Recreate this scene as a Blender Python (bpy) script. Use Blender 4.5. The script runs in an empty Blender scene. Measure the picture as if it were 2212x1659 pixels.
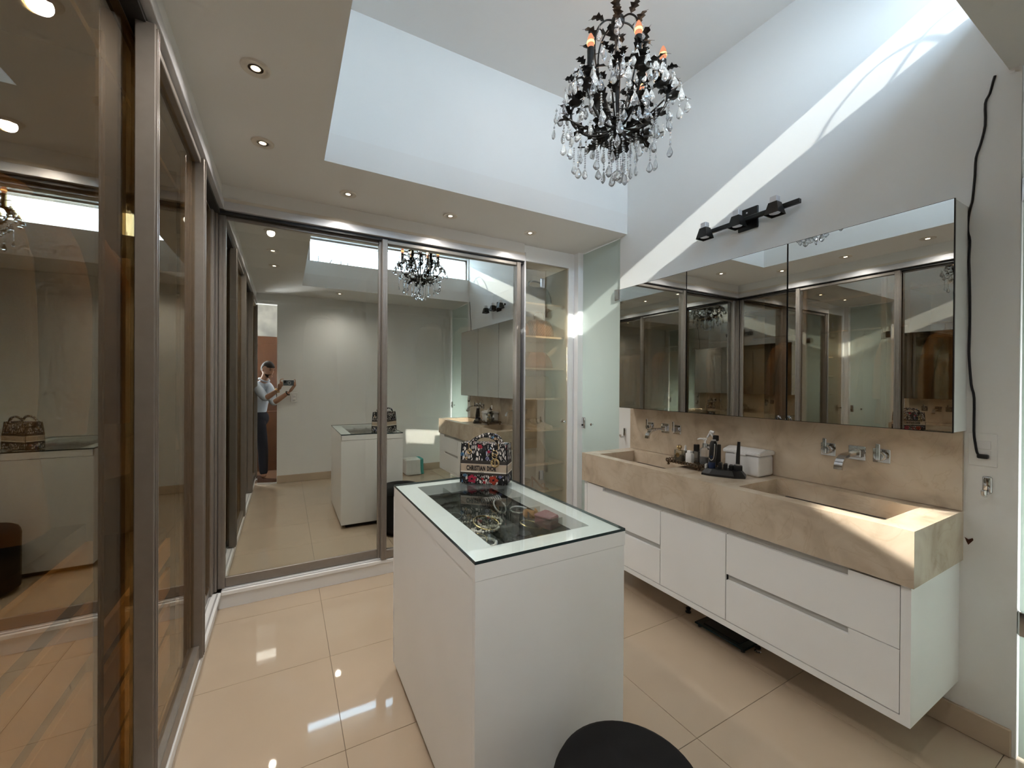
import bpy, bmesh, math, random
from mathutils import Vector, Matrix
random.seed(7)
PI = math.pi
SC = bpy.context.scene
COL = SC.collection

# ------------------------------------------------------------------ camera
YAW, PITCH, ROLL, CH = math.radians(28.9633), math.radians(.1894), math.radians(.3257), 1.5
FWD = Vector((math.sin(YAW)*math.cos(PITCH), math.cos(YAW)*math.cos(PITCH), -math.sin(PITCH)))
R0 = Vector((math.cos(YAW), -math.sin(YAW), 0)); U0 = R0.cross(FWD)
RGT = R0*math.cos(ROLL) + U0*math.sin(ROLL); UPV = -R0*math.sin(ROLL) + U0*math.cos(ROLL)
cd = bpy.data.cameras.new('camera'); cam = bpy.data.objects.new('camera', cd); COL.objects.link(cam)
cd.sensor_fit = 'HORIZONTAL'; cd.sensor_width = 36; cd.lens = 885.3/2212*36; cd.clip_start = .02; cd.clip_end = 200
cam.matrix_world = Matrix(((RGT.x, UPV.x, -FWD.x, 0), (RGT.y, UPV.y, -FWD.y, 0), (RGT.z, UPV.z, -FWD.z, CH), (0, 0, 0, 1)))
SC.camera = cam

# ------------------------------------------------------------------ sky, sun, exposure
wd = bpy.data.worlds.new('sky'); SC.world = wd; wd.use_nodes = True
wn, wl = wd.node_tree.nodes, wd.node_tree.links
bg = wn['Background']
tc = wn.new('ShaderNodeTexCoord'); sx = wn.new('ShaderNodeSeparateXYZ'); rp = wn.new('ShaderNodeValToRGB')
wl.new(tc.outputs['Generated'], sx.inputs[0]); wl.new(sx.outputs['Z'], rp.inputs[0]); wl.new(rp.outputs[0], bg.inputs[0])
rp.color_ramp.elements[0].position = 0; rp.color_ramp.elements[0].color = (.70, .84, 1, 1)
rp.color_ramp.elements[1].position = .7; rp.color_ramp.elements[1].color = (.52, .73, 1, 1)
bg.inputs[1].default_value = 12.0
SUN_DIR = Vector((.25, 1, -.42)).normalized()
sl = bpy.data.lights.new('sun', 'SUN'); sl.energy = 5.6; sl.angle = .009; sl.color = (1, .965, .9)
so = bpy.data.objects.new('sun', sl); COL.objects.link(so); so.location = (0, -6, 8)
so.rotation_euler = SUN_DIR.to_track_quat('-Z', 'Y').to_euler()
SC.view_settings.view_transform = 'Standard'; SC.view_settings.look = 'None'
SC.view_settings.exposure = 0.57; SC.view_settings.gamma = 1; SC.view_settings.use_curve_mapping = False
cy = SC.cycles
cy.max_bounces = 8; cy.diffuse_bounces = 4; cy.glossy_bounces = 5; cy.transmission_bounces = 5; cy.transparent_max_bounces = 8; cy.light_sampling_threshold = .03
cy.use_adaptive_sampling = True; cy.adaptive_threshold = .09; cy.adaptive_min_samples = 20
cy.sample_clamp_indirect = 40; cy.caustics_refractive = False; cy.caustics_reflective = True; cy.blur_glossy = .4
cy.use_denoising = True
SPOT_W = 17.5
SUN_GLINT_W = 2.4

# ------------------------------------------------------------------ materials
def nmat(name):
    m = bpy.data.materials.new(name); m.use_nodes = True
    return m, m.node_tree.nodes, m.node_tree.links
def mat(name, c, rough=.5, metal=0, c2=None, scale=8, bump=0, bscale=60, trans=0, ior=1.45, emit=None, estr=0, coat=0, detail=3, spec=.5, lo=.35, hi=.65):
    m, n, l = nmat(name); p = n['Principled BSDF']
    p.inputs['Base Color'].default_value = (*c, 1); p.inputs['Roughness'].default_value = rough; p.inputs['Metallic'].default_value = metal
    p.inputs['IOR'].default_value = ior; p.inputs['Transmission Weight'].default_value = trans; p.inputs['Coat Weight'].default_value = coat
    p.inputs['Specular IOR Level'].default_value = spec
    t = n.new('ShaderNodeTexCoord')
    if c2 is None: c2 = tuple(x*.94 for x in c)
    if not trans:
        z = n.new('ShaderNodeTexNoise'); z.inputs['Scale'].default_value = scale; z.inputs['Detail'].default_value = detail
        r = n.new('ShaderNodeValToRGB'); r.color_ramp.elements[0].position = lo; r.color_ramp.elements[1].position = hi
        r.color_ramp.elements[0].color = (*c2, 1); r.color_ramp.elements[1].color = (*c, 1)
        l.new(t.outputs['Object'], z.inputs['Vector']); l.new(z.outputs['Fac'], r.inputs[0]); l.new(r.outputs[0], p.inputs['Base Color'])
    if bump:
        b = n.new('ShaderNodeBump'); b.inputs['Strength'].default_value = bump; b.inputs['Distance'].default_value = .004
        z2 = n.new('ShaderNodeTexNoise'); z2.inputs['Scale'].default_value = bscale
        l.new(t.outputs['Object'], z2.inputs['Vector']); l.new(z2.outputs['Fac'], b.inputs['Height']); l.new(b.outputs[0], p.inputs['Normal'])
    if emit: p.inputs['Emission Color'].default_value = (*emit, 1); p.inputs['Emission Strength'].default_value = estr
    return m
def mirror_glass(name, refl, tr):
    m, n, l = nmat(name); n.remove(n['Principled BSDF']); o = n['Material Output']
    g = n.new('ShaderNodeBsdfGlossy'); g.inputs['Color'].default_value = (*refl, 1); g.inputs['Roughness'].default_value = 0
    if tr:
        t = n.new('ShaderNodeBsdfTransparent'); t.inputs['Color'].default_value = (*tr, 1)
        a = n.new('ShaderNodeAddShader'); l.new(g.outputs[0], a.inputs[0]); l.new(t.outputs[0], a.inputs[1]); l.new(a.outputs[0], o.inputs[0])
    else: l.new(g.outputs[0], o.inputs[0])
    return m
def clear_glass(name, tint, ior=1.5, boost=0):
    m, n, l = nmat(name); n.remove(n['Principled BSDF']); o = n['Material Output']
    g = n.new('ShaderNodeBsdfGlossy'); g.inputs['Roughness'].default_value = 0
    t = n.new('ShaderNodeBsdfTransparent'); t.inputs['Color'].default_value = (*tint, 1)
    f = n.new('ShaderNodeFresnel'); f.inputs['IOR'].default_value = ior; x = n.new('ShaderNodeMixShader')
    ad = n.new('ShaderNodeMath'); ad.operation = 'ADD'; ad.inputs[1].default_value = boost; l.new(f.outputs[0], ad.inputs[0])
    ge = n.new('ShaderNodeNewGeometry'); iv = n.new('ShaderNodeMath'); iv.operation = 'SUBTRACT'; iv.inputs[0].default_value = 1; l.new(ge.outputs['Backfacing'], iv.inputs[1])
    mu = n.new('ShaderNodeMath'); mu.operation = 'MULTIPLY'; l.new(ad.outputs[0], mu.inputs[0]); l.new(iv.outputs[0], mu.inputs[1]); l.new(mu.outputs[0], x.inputs[0])
    l.new(t.outputs[0], x.inputs[1]); l.new(g.outputs[0], x.inputs[2]); l.new(x.outputs[0], o.inputs[0])
    return m
def frosted(name, c):
    m = mat(name, c, .28, scale=1.5, c2=tuple(x*.98 for x in c), spec=.6); n, l = m.node_tree.nodes, m.node_tree.links
    t = n.new('ShaderNodeBsdfTranslucent'); t.inputs[0].default_value = (*c, 1); x = n.new('ShaderNodeMixShader'); x.inputs[0].default_value = .45
    l.new(n['Principled BSDF'].outputs[0], x.inputs[1]); l.new(t.outputs[0], x.inputs[2]); l.new(x.outputs[0], n['Material Output'].inputs[0]); return m
def marble(name):
    m, n, l = nmat(name); p = n['Principled BSDF']; p.inputs['Roughness'].default_value = .22
    t = n.new('ShaderNodeTexCoord')
    z = n.new('ShaderNodeTexNoise'); z.inputs['Scale'].default_value = 5.5; z.inputs['Detail'].default_value = 7; z.inputs['Distortion'].default_value = .8
    r = n.new('ShaderNodeValToRGB'); e = r.color_ramp.elements
    e[0].position = .30; e[0].color = (.45, .36, .27, 1); e[1].position = .68; e[1].color = (.63, .535, .425, 1)
    k = e.new(.5); k.color = (.575, .475, .365, 1)
    v = n.new('ShaderNodeTexNoise'); v.inputs['Scale'].default_value = 2.6; v.inputs['Detail'].default_value = 9; v.inputs['Distortion'].default_value = 2.2
    vr = n.new('ShaderNodeValToRGB'); q = vr.color_ramp.elements
    q[0].position = .485; q[0].color = (1, 1, 1, 1); q[1].position = .52; q[1].color = (1, 1, 1, 1); kk = q.new(.5); kk.color = (.80, .74, .66, 1)
    x = n.new('ShaderNodeMix'); x.data_type = 'RGBA'; x.blend_type = 'MULTIPLY'; x.inputs[0].default_value = .35
    l.new(t.outputs['Object'], z.inputs['Vector']); l.new(t.outputs['Object'], v.inputs['Vector'])
    l.new(z.outputs['Fac'], r.inputs[0]); l.new(v.outputs['Fac'], vr.inputs[0])
    l.new(r.outputs[0], x.inputs[6]); l.new(vr.outputs[0], x.inputs[7]); l.new(x.outputs[2], p.inputs['Base Color'])
    return m
def emission(name, c, s):
    m, n, l = nmat(name); n.remove(n['Principled BSDF']); e = n.new('ShaderNodeEmission')
    e.inputs[0].default_value = (*c, 1); e.inputs[1].default_value = s; l.new(e.outputs[0], n['Material Output'].inputs[0]); return m
def wood(name, a, b):
    m, n, l = nmat(name); p = n['Principled BSDF']; p.inputs['Roughness'].default_value = .35
    t = n.new('ShaderNodeTexCoord'); mp = n.new('ShaderNodeMapping'); mp.inputs['Scale'].default_value = (14, 14, 1.2)
    z = n.new('ShaderNodeTexNoise'); z.inputs['Scale'].default_value = 3; z.inputs['Detail'].default_value = 6; r = n.new('ShaderNodeValToRGB')
    r.color_ramp.elements[0].color = (*a, 1); r.color_ramp.elements[1].color = (*b, 1)
    l.new(t.outputs['Object'], mp.inputs[0]); l.new(mp.outputs[0], z.inputs['Vector']); l.new(z.outputs['Fac'], r.inputs[0]); l.new(r.outputs[0], p.inputs['Base Color'])
    return m
def embroidery(name):
    m, n, l = nmat(name); p = n['Principled BSDF']; p.inputs['Roughness'].default_value = .85
    t = n.new('ShaderNodeTexCoord')
    mp = n.new('ShaderNodeMapping'); mp.inputs['Scale'].default_value = (1.5, 1.5, .55); l.new(t.outputs['Object'], mp.inputs[0])
    v = n.new('ShaderNodeTexVoronoi'); v.feature = 'DISTANCE_TO_EDGE'; v.inputs['Scale'].default_value = 62; l.new(mp.outputs[0], v.inputs['Vector'])
    r = n.new('ShaderNodeValToRGB'); r.color_ramp.interpolation = 'CONSTANT'; r.color_ramp.elements[0].color = (.012, .012, .016, 1); r.color_ramp.elements[1].position = .16; r.color_ramp.elements[1].color = (1, 1, 1, 1)
    l.new(v.outputs['Distance'], r.inputs[0])
    c = n.new('ShaderNodeTexVoronoi'); c.inputs['Scale'].default_value = 40; l.new(mp.outputs[0], c.inputs['Vector'])
    s = n.new('ShaderNodeSeparateColor'); l.new(c.outputs['Color'], s.inputs[0])
    cr = n.new('ShaderNodeValToRGB'); cr.color_ramp.interpolation = 'CONSTANT'
    e = cr.color_ramp.elements; e[0].color = (.62, .58, .54, 1); e[1].position = .52; e[1].color = (.012, .012, .016, 1)
    for ps, co in ((.66, (.50, .47, .45)), (.80, (.25, .27, .42)), (.84, (.10, .25, .42)), (.87, (.42, .02, .05)), (.91, (.55, .36, .22)), (.94, (.02, .02, .03))):
        k = e.new(ps); k.color = (*co, 1)
    l.new(s.outputs[0], cr.inputs[0])
    x = n.new('ShaderNodeMix'); x.data_type = 'RGBA'; x.blend_type = 'MULTIPLY'; x.inputs[0].default_value = 1
    l.new(r.outputs[0], x.inputs[6]); l.new(cr.outputs[0], x.inputs[7]); l.new(x.outputs[2], p.inputs['Base Color'])
    return m
def checker_mat(name, a, b, sc):
    m, n, l = nmat(name); p = n['Principled BSDF']; p.inputs['Roughness'].default_value = .6
    t = n.new('ShaderNodeTexCoord'); c = n.new('ShaderNodeTexChecker'); c.inputs['Scale'].default_value = sc
    c.inputs[1].default_value = (*a, 1); c.inputs[2].default_value = (*b, 1); l.new(t.outputs['Object'], c.inputs[0]); l.new(c.outputs[0], p.inputs['Base Color']); return m

M = dict(
    wall=mat('wall_paint', (.80, .795, .775), .65, bump=.03, bscale=180, scale=2, c2=(.785, .78, .76)),
    ceil=mat('ceiling_paint', (.78, .765, .74), .75, bump=.03, bscale=160, scale=2, c2=(.77, .755, .73)),
    lam=mat('white_laminate', (.89, .89, .89), .34, scale=3, c2=(.87, .87, .865), bump=.02, bscale=300),
    lamgrey=mat('recess_grey', (.58, .57, .55), .5), closetdark=mat('dark_closet_lining', (.13, .115, .09), .6),
    tile=mat('porcelain_tile', (.54, .43, .322), .035, scale=2.5, c2=(.515, .408, .304), spec=.6),
    grout=mat('grout', (.23, .18, .13), .8),
    marble=marble('beige_marble'),
    bronze=mirror_glass('bronze_mirror_glass', (.31, .31, .295), (.58, .48, .34)),
    bronze2=mirror_glass('pale_bronze_mirror_glass', (.58, .60, .575), (.26, .235, .20)),
    tint=mirror_glass('tinted_door_glass', (.24, .25, .24), (.70, .64, .55)),
    silver=mirror_glass('silver_mirror', (.80, .82, .81), None),
    frame=mat('bronze_aluminium', (.30, .265, .235), .38, .5, scale=30),
    alu=mat('satin_aluminium', (.62, .61, .62), .38, .35),
    dark=mat('dark_track', (.02, .019, .018), .5),
    frost=frosted('frosted_glass', (.68, .74, .70)),
    glass=clear_glass('clear_glass', (.955, .985, .975), 1.52, .03),
    pane=clear_glass('window_glass', (.93, .96, .96)),
    edge=mat('green_glass_edge', (.012, .03, .035), .15),
    black=mat('black_metal', (.012, .012, .012), .35, .3),
    blackp=mat('black_plastic', (.012, .012, .013), .38),
    iron=mat('black_iron', (.012, .011, .011), .42, .4, c2=(.03, .028, .026), scale=40),
    chrome=mat('chrome', (.72, .72, .73), .08, 1, scale=2),
    steel=mat('brushed_steel', (.55, .55, .55), .28, 1),
    crystal=mat('crystal', (1, 1, 1), 0, trans=.80, ior=1.52),
    bulb=emission('frosted_bulb_glow', (1, .40, .22), .62),
    core=emission('bulb_filament', (1, .58, .20), 2.2),
    bulboff=mat('clear_bulb_glass', (1, 1, 1), .02, trans=1, ior=1.2),
    lens=emission('downlight_lens', (1, .86, .64), 9),
    cream=mat('cream_enamel', (.72, .66, .58), .4),
    fabric=mat('black_fabric', (.014, .014, .015), .9, bump=.25, bscale=700, spec=.25),
    beigemel=mat('closet_melamine', (.72, .57, .39), .5),
    gold=mat('gold_metal', (.83, .62, .33), .2, 1),
    white=mat('white_plastic', (.80, .79, .79), .3),
    cable=mat('black_cable', (.01, .01, .014), .5),
    rust=mat('rusty_steel', (.10, .055, .035), .8, c2=(.05, .035, .03), scale=40),
    concrete=mat('render_coat', (.42, .36, .31), .9, c2=(.33, .29, .25), scale=9, bump=.2),
    wood=wood('reddish_wood', (.05, .018, .007), (.105, .04, .015)), wfloor=wood('wood_floor', (.09, .045, .025), (.17, .09, .05)),
    emb=embroidery('embroidered_canvas'),
)

# ------------------------------------------------------------------ mesh helpers
def B(): return bmesh.new()
def box(bm, x0, x1, y0, y1, z0, z1, bev=0, seg=1):
    if x0 > x1: x0, x1 = x1, x0
    if y0 > y1: y0, y1 = y1, y0
    r = bmesh.ops.create_cube(bm, size=1, matrix=Matrix.Translation(((x0+x1)/2, (y0+y1)/2, (z0+z1)/2)) @ Matrix.Diagonal((x1-x0, y1-y0, z1-z0, 1)))
    if bev:
        es = {e for v in r['verts'] for e in v.link_edges}
        bmesh.ops.bevel(bm, geom=list(es), offset=bev, segments=seg, affect='EDGES', profile=.5)
    return bm
def boxes(*a):
    bm = B()
    for t in a: box(bm, *t)
    return bm
def prism(bm, pts, axis, a, b):
    """polygon pts (2-D) extruded along axis from a to b; axis 'x' uses (y,z), 'y' uses (x,z), 'z' uses (x,y)"""
    def P(p, t): return {'x': (t, p[0], p[1]), 'y': (p[0], t, p[1]), 'z': (p[0], p[1], t)}[axis]
    v0 = [bm.verts.new(P(p, a)) for p in pts]; v1 = [bm.verts.new(P(p, b)) for p in pts]
    n = len(pts); bm.faces.new(v0); bm.faces.new(v1)
    for i in range(n): bm.faces.new((v0[i], v0[(i+1) % n], v1[(i+1) % n], v1[i]))
    bmesh.ops.recalc_face_normals(bm, faces=bm.faces); return bm
def lathe(bm, prof, seg=16, mtx=None):
    mtx = mtx or Matrix(); rings = []
    for r, z in prof:
        if r < 1e-6: rings.append([bm.verts.new(mtx @ Vector((0, 0, z)))])
        else: rings.append([bm.verts.new(mtx @ Vector((r*math.cos(2*PI*i/seg), r*math.sin(2*PI*i/seg), z))) for i in range(seg)])
    for a, b in zip(rings, rings[1:]):
        for i in range(seg):
            j = (i+1) % seg
            if len(a) == 1 and len(b) == 1: continue
            if len(a) == 1: bm.faces.new((a[0], b[j], b[i]))
            elif len(b) == 1: bm.faces.new((a[i], a[j], b[0]))
            else: bm.faces.new((a[i], a[j], b[j], b[i]))
    for r in (rings[0], rings[-1]):
        if len(r) > 2: bm.faces.new(r)
    bmesh.ops.recalc_face_normals(bm, faces=bm.faces); return bm
def T(x, y, z): return Matrix.Translation((x, y, z))
def RX(a): return Matrix.Rotation(a, 4, 'X')
def RY(a): return Matrix.Rotation(a, 4, 'Y')
def RZ(a): return Matrix.Rotation(a, 4, 'Z')
def tube(bm, pts, r, seg=8, closed=False, flat=1.0):
    pts = [Vector(p) for p in pts]; n = len(pts); rs = r if isinstance(r, (list, tuple)) else [r]*n
    up = None; rings = []
    for i, p in enumerate(pts):
        a = pts[(i-1) % n] if closed or i > 0 else p; b = pts[(i+1) % n] if closed or i < n-1 else p
        d = (b-a).normalized()
        if up is None: up = d.orthogonal().normalized()
        up = (up - d*up.dot(d));
        up = up.normalized() if up.length > 1e-6 else d.orthogonal().normalized()
        s = d.cross(up)
        rings.append([bm.verts.new(p + (up*math.cos(2*PI*k/seg)*flat + s*math.sin(2*PI*k/seg))*rs[i]) for k in range(seg)])
    for i in range(n if closed else n-1):
        A, C = rings[i], rings[(i+1) % n]
        for k in range(seg):
            try: bm.faces.new((A[k], A[(k+1) % seg], C[(k+1) % seg], C[k]))
            except ValueError: pass
    if not closed: bm.faces.new(rings[0]); bm.faces.new(rings[-1])
    bmesh.ops.recalc_face_normals(bm, faces=bm.faces); return bm
def spline(pts, k=6):
    pts = [Vector(p) for p in pts]; out = []
    for i in range(len(pts)-1):
        p0, p1, p2, p3 = pts[max(i-1, 0)], pts[i], pts[i+1], pts[min(i+2, len(pts)-1)]
        for j in range(k):
            t = j/k; out.append(.5*((2*p1) + (p2-p0)*t + (2*p0-5*p1+4*p2-p3)*t*t + (3*p1-p0-3*p2+p3)*t**3))
    out.append(pts[-1]); return out
def xf(bm, m): bmesh.ops.transform(bm, matrix=m, verts=bm.verts); return bm
def mesh_of(name, bm, m, smooth=None):
    me = bpy.data.meshes.new(name); bm.to_mesh(me); bm.free()
    for k in (m if isinstance(m, list) else [m]): me.materials.append(M[k] if isinstance(k, str) else k)
    if smooth: me.shade_smooth() if smooth is True else smooth_by(me, smooth)
    return me
def smooth_by(me, ang):
    me.shade_smooth(); bm = bmesh.new(); bm.from_mesh(me)
    for e in bm.edges:
        if len(e.link_faces) == 2 and e.calc_face_angle(0) > math.radians(ang): e.smooth = False
    bm.to_mesh(me); bm.free()
def link(name, me, parent=None, loc=None):
    o = bpy.data.objects.new(name, me); COL.objects.link(o)
    if parent: o.parent = parent
    if loc: o.location = loc
    return o
def worldloc(o):
    v = Vector(o.location)
    while o.parent: o = o.parent; v = v + Vector(o.location)
    return v
def part(name, bm, m, parent, smooth=None, label=None, origin=None):
    """bm in world coordinates; stored relative to the (unrotated) parent"""
    w = worldloc(parent); bmesh.ops.translate(bm, vec=-w, verts=bm.verts)
    o = link(name, mesh_of(name, bm, m, smooth), parent)
    if label: o['label'] = label
    return o
def lpart(name, bm, m, parent, smooth=None, label=None):
    o = link(name, mesh_of(name, bm, m, smooth), parent)
    if label: o['label'] = label
    return o
def tag(o, label, cat, group=None, kind=None):
    o['label'] = label; o['category'] = cat
    if group: o['group'] = group
    if kind: o['kind'] = kind
    return o
def thing(name, label, cat, loc, group=None, rz=0, kind=None):
    o = bpy.data.objects.new(name, None); COL.objects.link(o); o.location = loc; o.rotation_euler = (0, 0, rz); o.empty_display_size = .1
    return tag(o, label, cat, group, kind)
def solo(name, bm, m, label, cat, loc, group=None, smooth=None, kind=None):
    bmesh.ops.translate(bm, vec=-Vector(loc), verts=bm.verts)
    return tag(link(name, mesh_of(name, bm, m, smooth), None, loc), label, cat, group, kind)
def struct(name, bm, m, label, cat='structure', smooth=None):
    o = link(name, mesh_of(name, bm, m, smooth)); return tag(o, label, cat, kind='structure')

# ------------------------------------------------------------------ room shell
XR, YB, ZC, ZT = 2.569, 3.28, 2.781, 3.7176
XWL, YWF, YWB = .1935, .485, 2.611
fl = struct('floor', boxes((-1.1, 3.3, -.45, 4.0, -.15, -.004)), 'grout', 'glossy beige porcelain tiled floor of the dressing room', 'floor')
xe = [-.435, .22, .875, 1.53, 2.185, 2.84, 3.2]; ye = [-.45, -.17, .48, 1.13, 1.78, 2.43, 3.08, 3.34]
for i in range(len(xe)-1):
    for j in range(len(ye)-1):
        g = .0011
        part('tile', box(B(), xe[i]+g, xe[i+1]-g, ye[j]+g, ye[j+1]-g, -.012, 0, .0006), 'tile', fl)
hf = struct('floor_hall', boxes((-1.7, .9, -2.2, -.45, -.15, -.006)), 'grout', 'dark wooden floor of the hall behind the doorway', 'floor')
for i in range(16): part('plank', box(B(), -1.69, .89, -2.19+i*.1085, -2.19+(i+1)*.1085-.002, -.02, 0, .001), 'wfloor', hf)

struct('ceiling', boxes((-1.1, XWL, -.45, 4.0, ZC, 2.95), (XWL, 3.3, YWB, 4.0, ZC, 2.95), (XWL, 3.3, -.45, YWF, ZC, 2.95), (2.72, 3.3, YWF, YWB, ZC, 2.95)), 'ceil', 'low white plaster ceiling with downlights round the raised well', 'ceiling')
struct('ceiling_well', boxes((.05, 2.72, .335, 2.76, ZT, 3.86)), 'ceil', 'high flat ceiling of the well above the chandelier', 'ceiling')
struct('wall_well_back', boxes((.05, XR, YWB, 2.76, 2.95, ZT)), 'wall', 'bright white back face of the raised ceiling well', 'wall')
struct('wall_well_left', boxes((.05, XWL, YWF, YWB, 2.95, ZT)), 'wall', 'white left face of the raised ceiling well', 'wall')
W0, W1, WZ0, WZ1 = .27, 2.556, 3.13, 3.46
struct('wall_well_front', boxes((.05, XR, .335, YWF, 2.95, WZ0), (.05, XR, .335, YWF, WZ1, ZT), (.05, W0, .335, YWF, WZ0, WZ1), (W1, XR, .335, YWF, WZ0, WZ1)), 'wall', 'white front face of the ceiling well round the high strip window', 'wall')
struct('wall_right', boxes((XR, 2.72, .452, 2.694, 0, 3.86)), 'wall', 'white vanity wall with sun stripe above the mirror cabinet', 'wall')
struct('wall_front', boxes((-.105, 3.3, -.45, -.30, 0, ZC), (-1.1, -.105, -.45, -.34, 2.63, ZC)), 'wall', 'white wall opposite the mirrored doors, beside the doorway', 'wall')
struct('wall_left', boxes((-1.1, -1.0, -.34, 4.0, 0, ZC)), 'wall', 'wall behind the long mirrored wardrobe', 'wall')
struct('wall_back', boxes((-1.0, 3.3, 3.92, 4.0, 0, ZC)), 'wall', 'wall behind the back mirrored wardrobe', 'wall')
struct('wall_bathroom', boxes((3.2, 3.3, -.30, 3.92, 0, ZC), (2.72, 3.2, 2.56, 2.694, 0, ZC), (2.72, 3.2, .452, .58, 0, ZC)), 'wall', 'white walls of the small rooms behind the frosted doors', 'wall')
struct('wall_hall', boxes((-1.7, -.62, -.45, -.36, 0, 2.95), (-1.8, -1.7, -2.3, -.36, 0, 2.95), (.9, 1.0, -2.3, -.45, 0, 2.95), (-1.8, 1.0, -2.3, -2.2, 0, 2.95), (-1.75, -.62, -1.5, -1.4, 0, 2.95), (.4, .95, -1.5, -1.4, 0, 2.95)), 'wall', 'white walls of the hall behind the photographer', 'wall')
struct('ceiling_hall', boxes((-1.8, 1.0, -2.3, -.45, 2.95, 3.05)), 'ceil', 'white ceiling of the hall behind the doorway', 'ceiling')
struct('baseboard_right', box(B(), 2.555, XR, .462, 2.69, 0, .112, .004), 'tile', 'beige tile baseboard under the vanity wall', 'baseboard')
struct('baseboard_front', box(B(), -.10, 2.56, -.30, -.288, 0, .112, .004), 'tile', 'beige tile baseboard of the wall facing the mirrors', 'baseboard')
# chipped plaster hole low on the vanity wall
hb = B(); prism(hb, [(.598, .845), (.586, .838), (.575, .848), (.572, .84), (.580, .826), (.587, .815), (.592, .827)], 'x', XR-.0015, XR+.004)
struct('trim_1', hb, mat('bare_brick_plaster', (.09, .035, .02), .95), 'small chipped hole in the plaster beside the counter end', 'hole')
# plinths, ledges and top fascias round the two wardrobes
p1 = struct('trim_2', boxes((-.381, 1.935, 3.276, 3.34, 0, .092)), 'lam', 'white plinth and ledge under the back mirrored wardrobe', 'plinth')
part('ledge', box(B(), -.363, 1.935, 3.256, 3.36, .092, .118, .003), 'lam', p1); part('floor_track', boxes((-.363, 1.90, 3.268, 3.276, .118, .123), (-.363, 1.90, 3.30, 3.306, .118, .124)), 'alu', p1)
p2 = struct('trim_3', boxes((-.47, -.381, -.33, 3.256, 0, .092)), 'lam', 'white plinth and ledge under the long left wardrobe', 'plinth')
part('ledge', box(B(), -.47, -.363, -.33, 3.256, .092, .118, .003), 'lam', p2); part('floor_track', boxes((-.384, -.376, -.33, 3.25, .118, .123), (-.416, -.410, -.33, 3.25, .118, .124)), 'alu', p2)
f1 = struct('trim_4', boxes((-.375, 1.925, 3.252, 3.36, 2.692, ZC)), 'ceil', 'white fascia and rail above the back mirrored doors', 'fascia')
part('bevel_strip', boxes((-.362, 1.925, 3.243, 3.36, 2.668, 2.692)), 'cream', f1); part('rail_cover', box(B(), -.352, 1.925, 3.236, 3.30, 2.616, 2.668, .002), 'alu', f1)
part('track', boxes((-.40, 1.925, 3.262, 3.34, 2.594, 2.612)), 'dark', f1)
f2 = struct('trim_5', boxes((-.47, -.366, -.33, 3.252, 2.692, ZC)), 'ceil', 'white fascia and rail above the long left wardrobe doors', 'fascia')
part('bevel_strip', boxes((-.47, -.358, -.33, 3.243, 2.668, 2.692)), 'cream', f2); part('rail_cover', box(B(), -.42, -.350, -.33, 3.236, 2.616, 2.668, .002), 'alu', f2)
part('track', boxes((-.455, -.376, -.33, 3.262, 2.594, 2.612)), 'dark', f2)

# strip window of the well
w1 = struct('window_1', boxes((W0, W1, .375, .415, WZ0, WZ0+.022), (W0, W1, .375, .415, WZ1-.022, WZ1), (W0, W0+.02, .375, .415, WZ0, WZ1), (W1-.02, W1, .375, .415, WZ0, WZ1)), 'frame', 'high horizontal strip window looking out to the blue sky', 'window')
part('pane', box(B(), W0+.018, W1-.018, .393, .397, WZ0+.02, WZ1-.02), 'pane', w1)
part('window_sill', box(B(), W0, W1, .335, .372, WZ0-.002, WZ0+.012), 'concrete', w1)
struct('sun_trim_eave', boxes((-.2, 2.9, .165, .335, 3.48, 3.56)), 'concrete', 'rendered eave slab added outside the strip window to trim the sun stripe', 'roof')  # added eave; its depth sets the upper edge of the sun stripe
struct('parapet', boxes((-.5, 3.2, .20, .334, 2.96, 3.115)), 'concrete', 'rough rendered parapet outside the strip window', 'parapet')
for i, (x, lean, hh) in enumerate([(.40, .0, .16), (.53, .05, .13), (.70, 0, .13), (.79, .005, .12)]):
    solo('rebar', tube(B(), [(x, .25, 3.10), (x+lean*.4, .25, 3.12+hh*.5), (x+lean, .25, 3.115+hh)], .006, 6), 'rust',
         ['upright rusty rebar stub nearest the left end of the strip window', 'leaning rusty rebar stub outside the strip window', 'rusty rebar stub third from the left outside the window', 'shortest upright rusty rebar stub outside the strip window'][i], 'rebar', (x, .25, 3.115), 'rebar stubs on the parapet')
solo('wire', tube(B(), spline([(2.335, .27, 3.11), (2.34, .27, 3.2), (2.36, .26, 3.30), (2.40, .26, 3.36), (2.44, .26, 3.32), (2.465, .26, 3.22), (2.475, .26, 3.11)]), .004, 6), 'cable', 'large loop of wire outside the right end of the strip window', 'wire', (2.335, .27, 3.115))
solo('wire', tube(B(), spline([(2.40, .24, 3.11), (2.41, .24, 3.22), (2.45, .24, 3.33), (2.49, .24, 3.29), (2.515, .24, 3.20), (2.52, .24, 3.11)]), .004, 6), 'cable', 'second overlapping wire loop outside the strip window', 'wire', (2.40, .24, 3.115))
solo('wire', tube(B(), spline([(1.05, .26, 3.112), (1.14, .25, 3.15), (1.24, .25, 3.17), (1.36, .26, 3.112)]), .004, 6), 'cable', 'low bent wire lying on the parapet outside the window', 'wire', (1.05, .26, 3.115))

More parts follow.
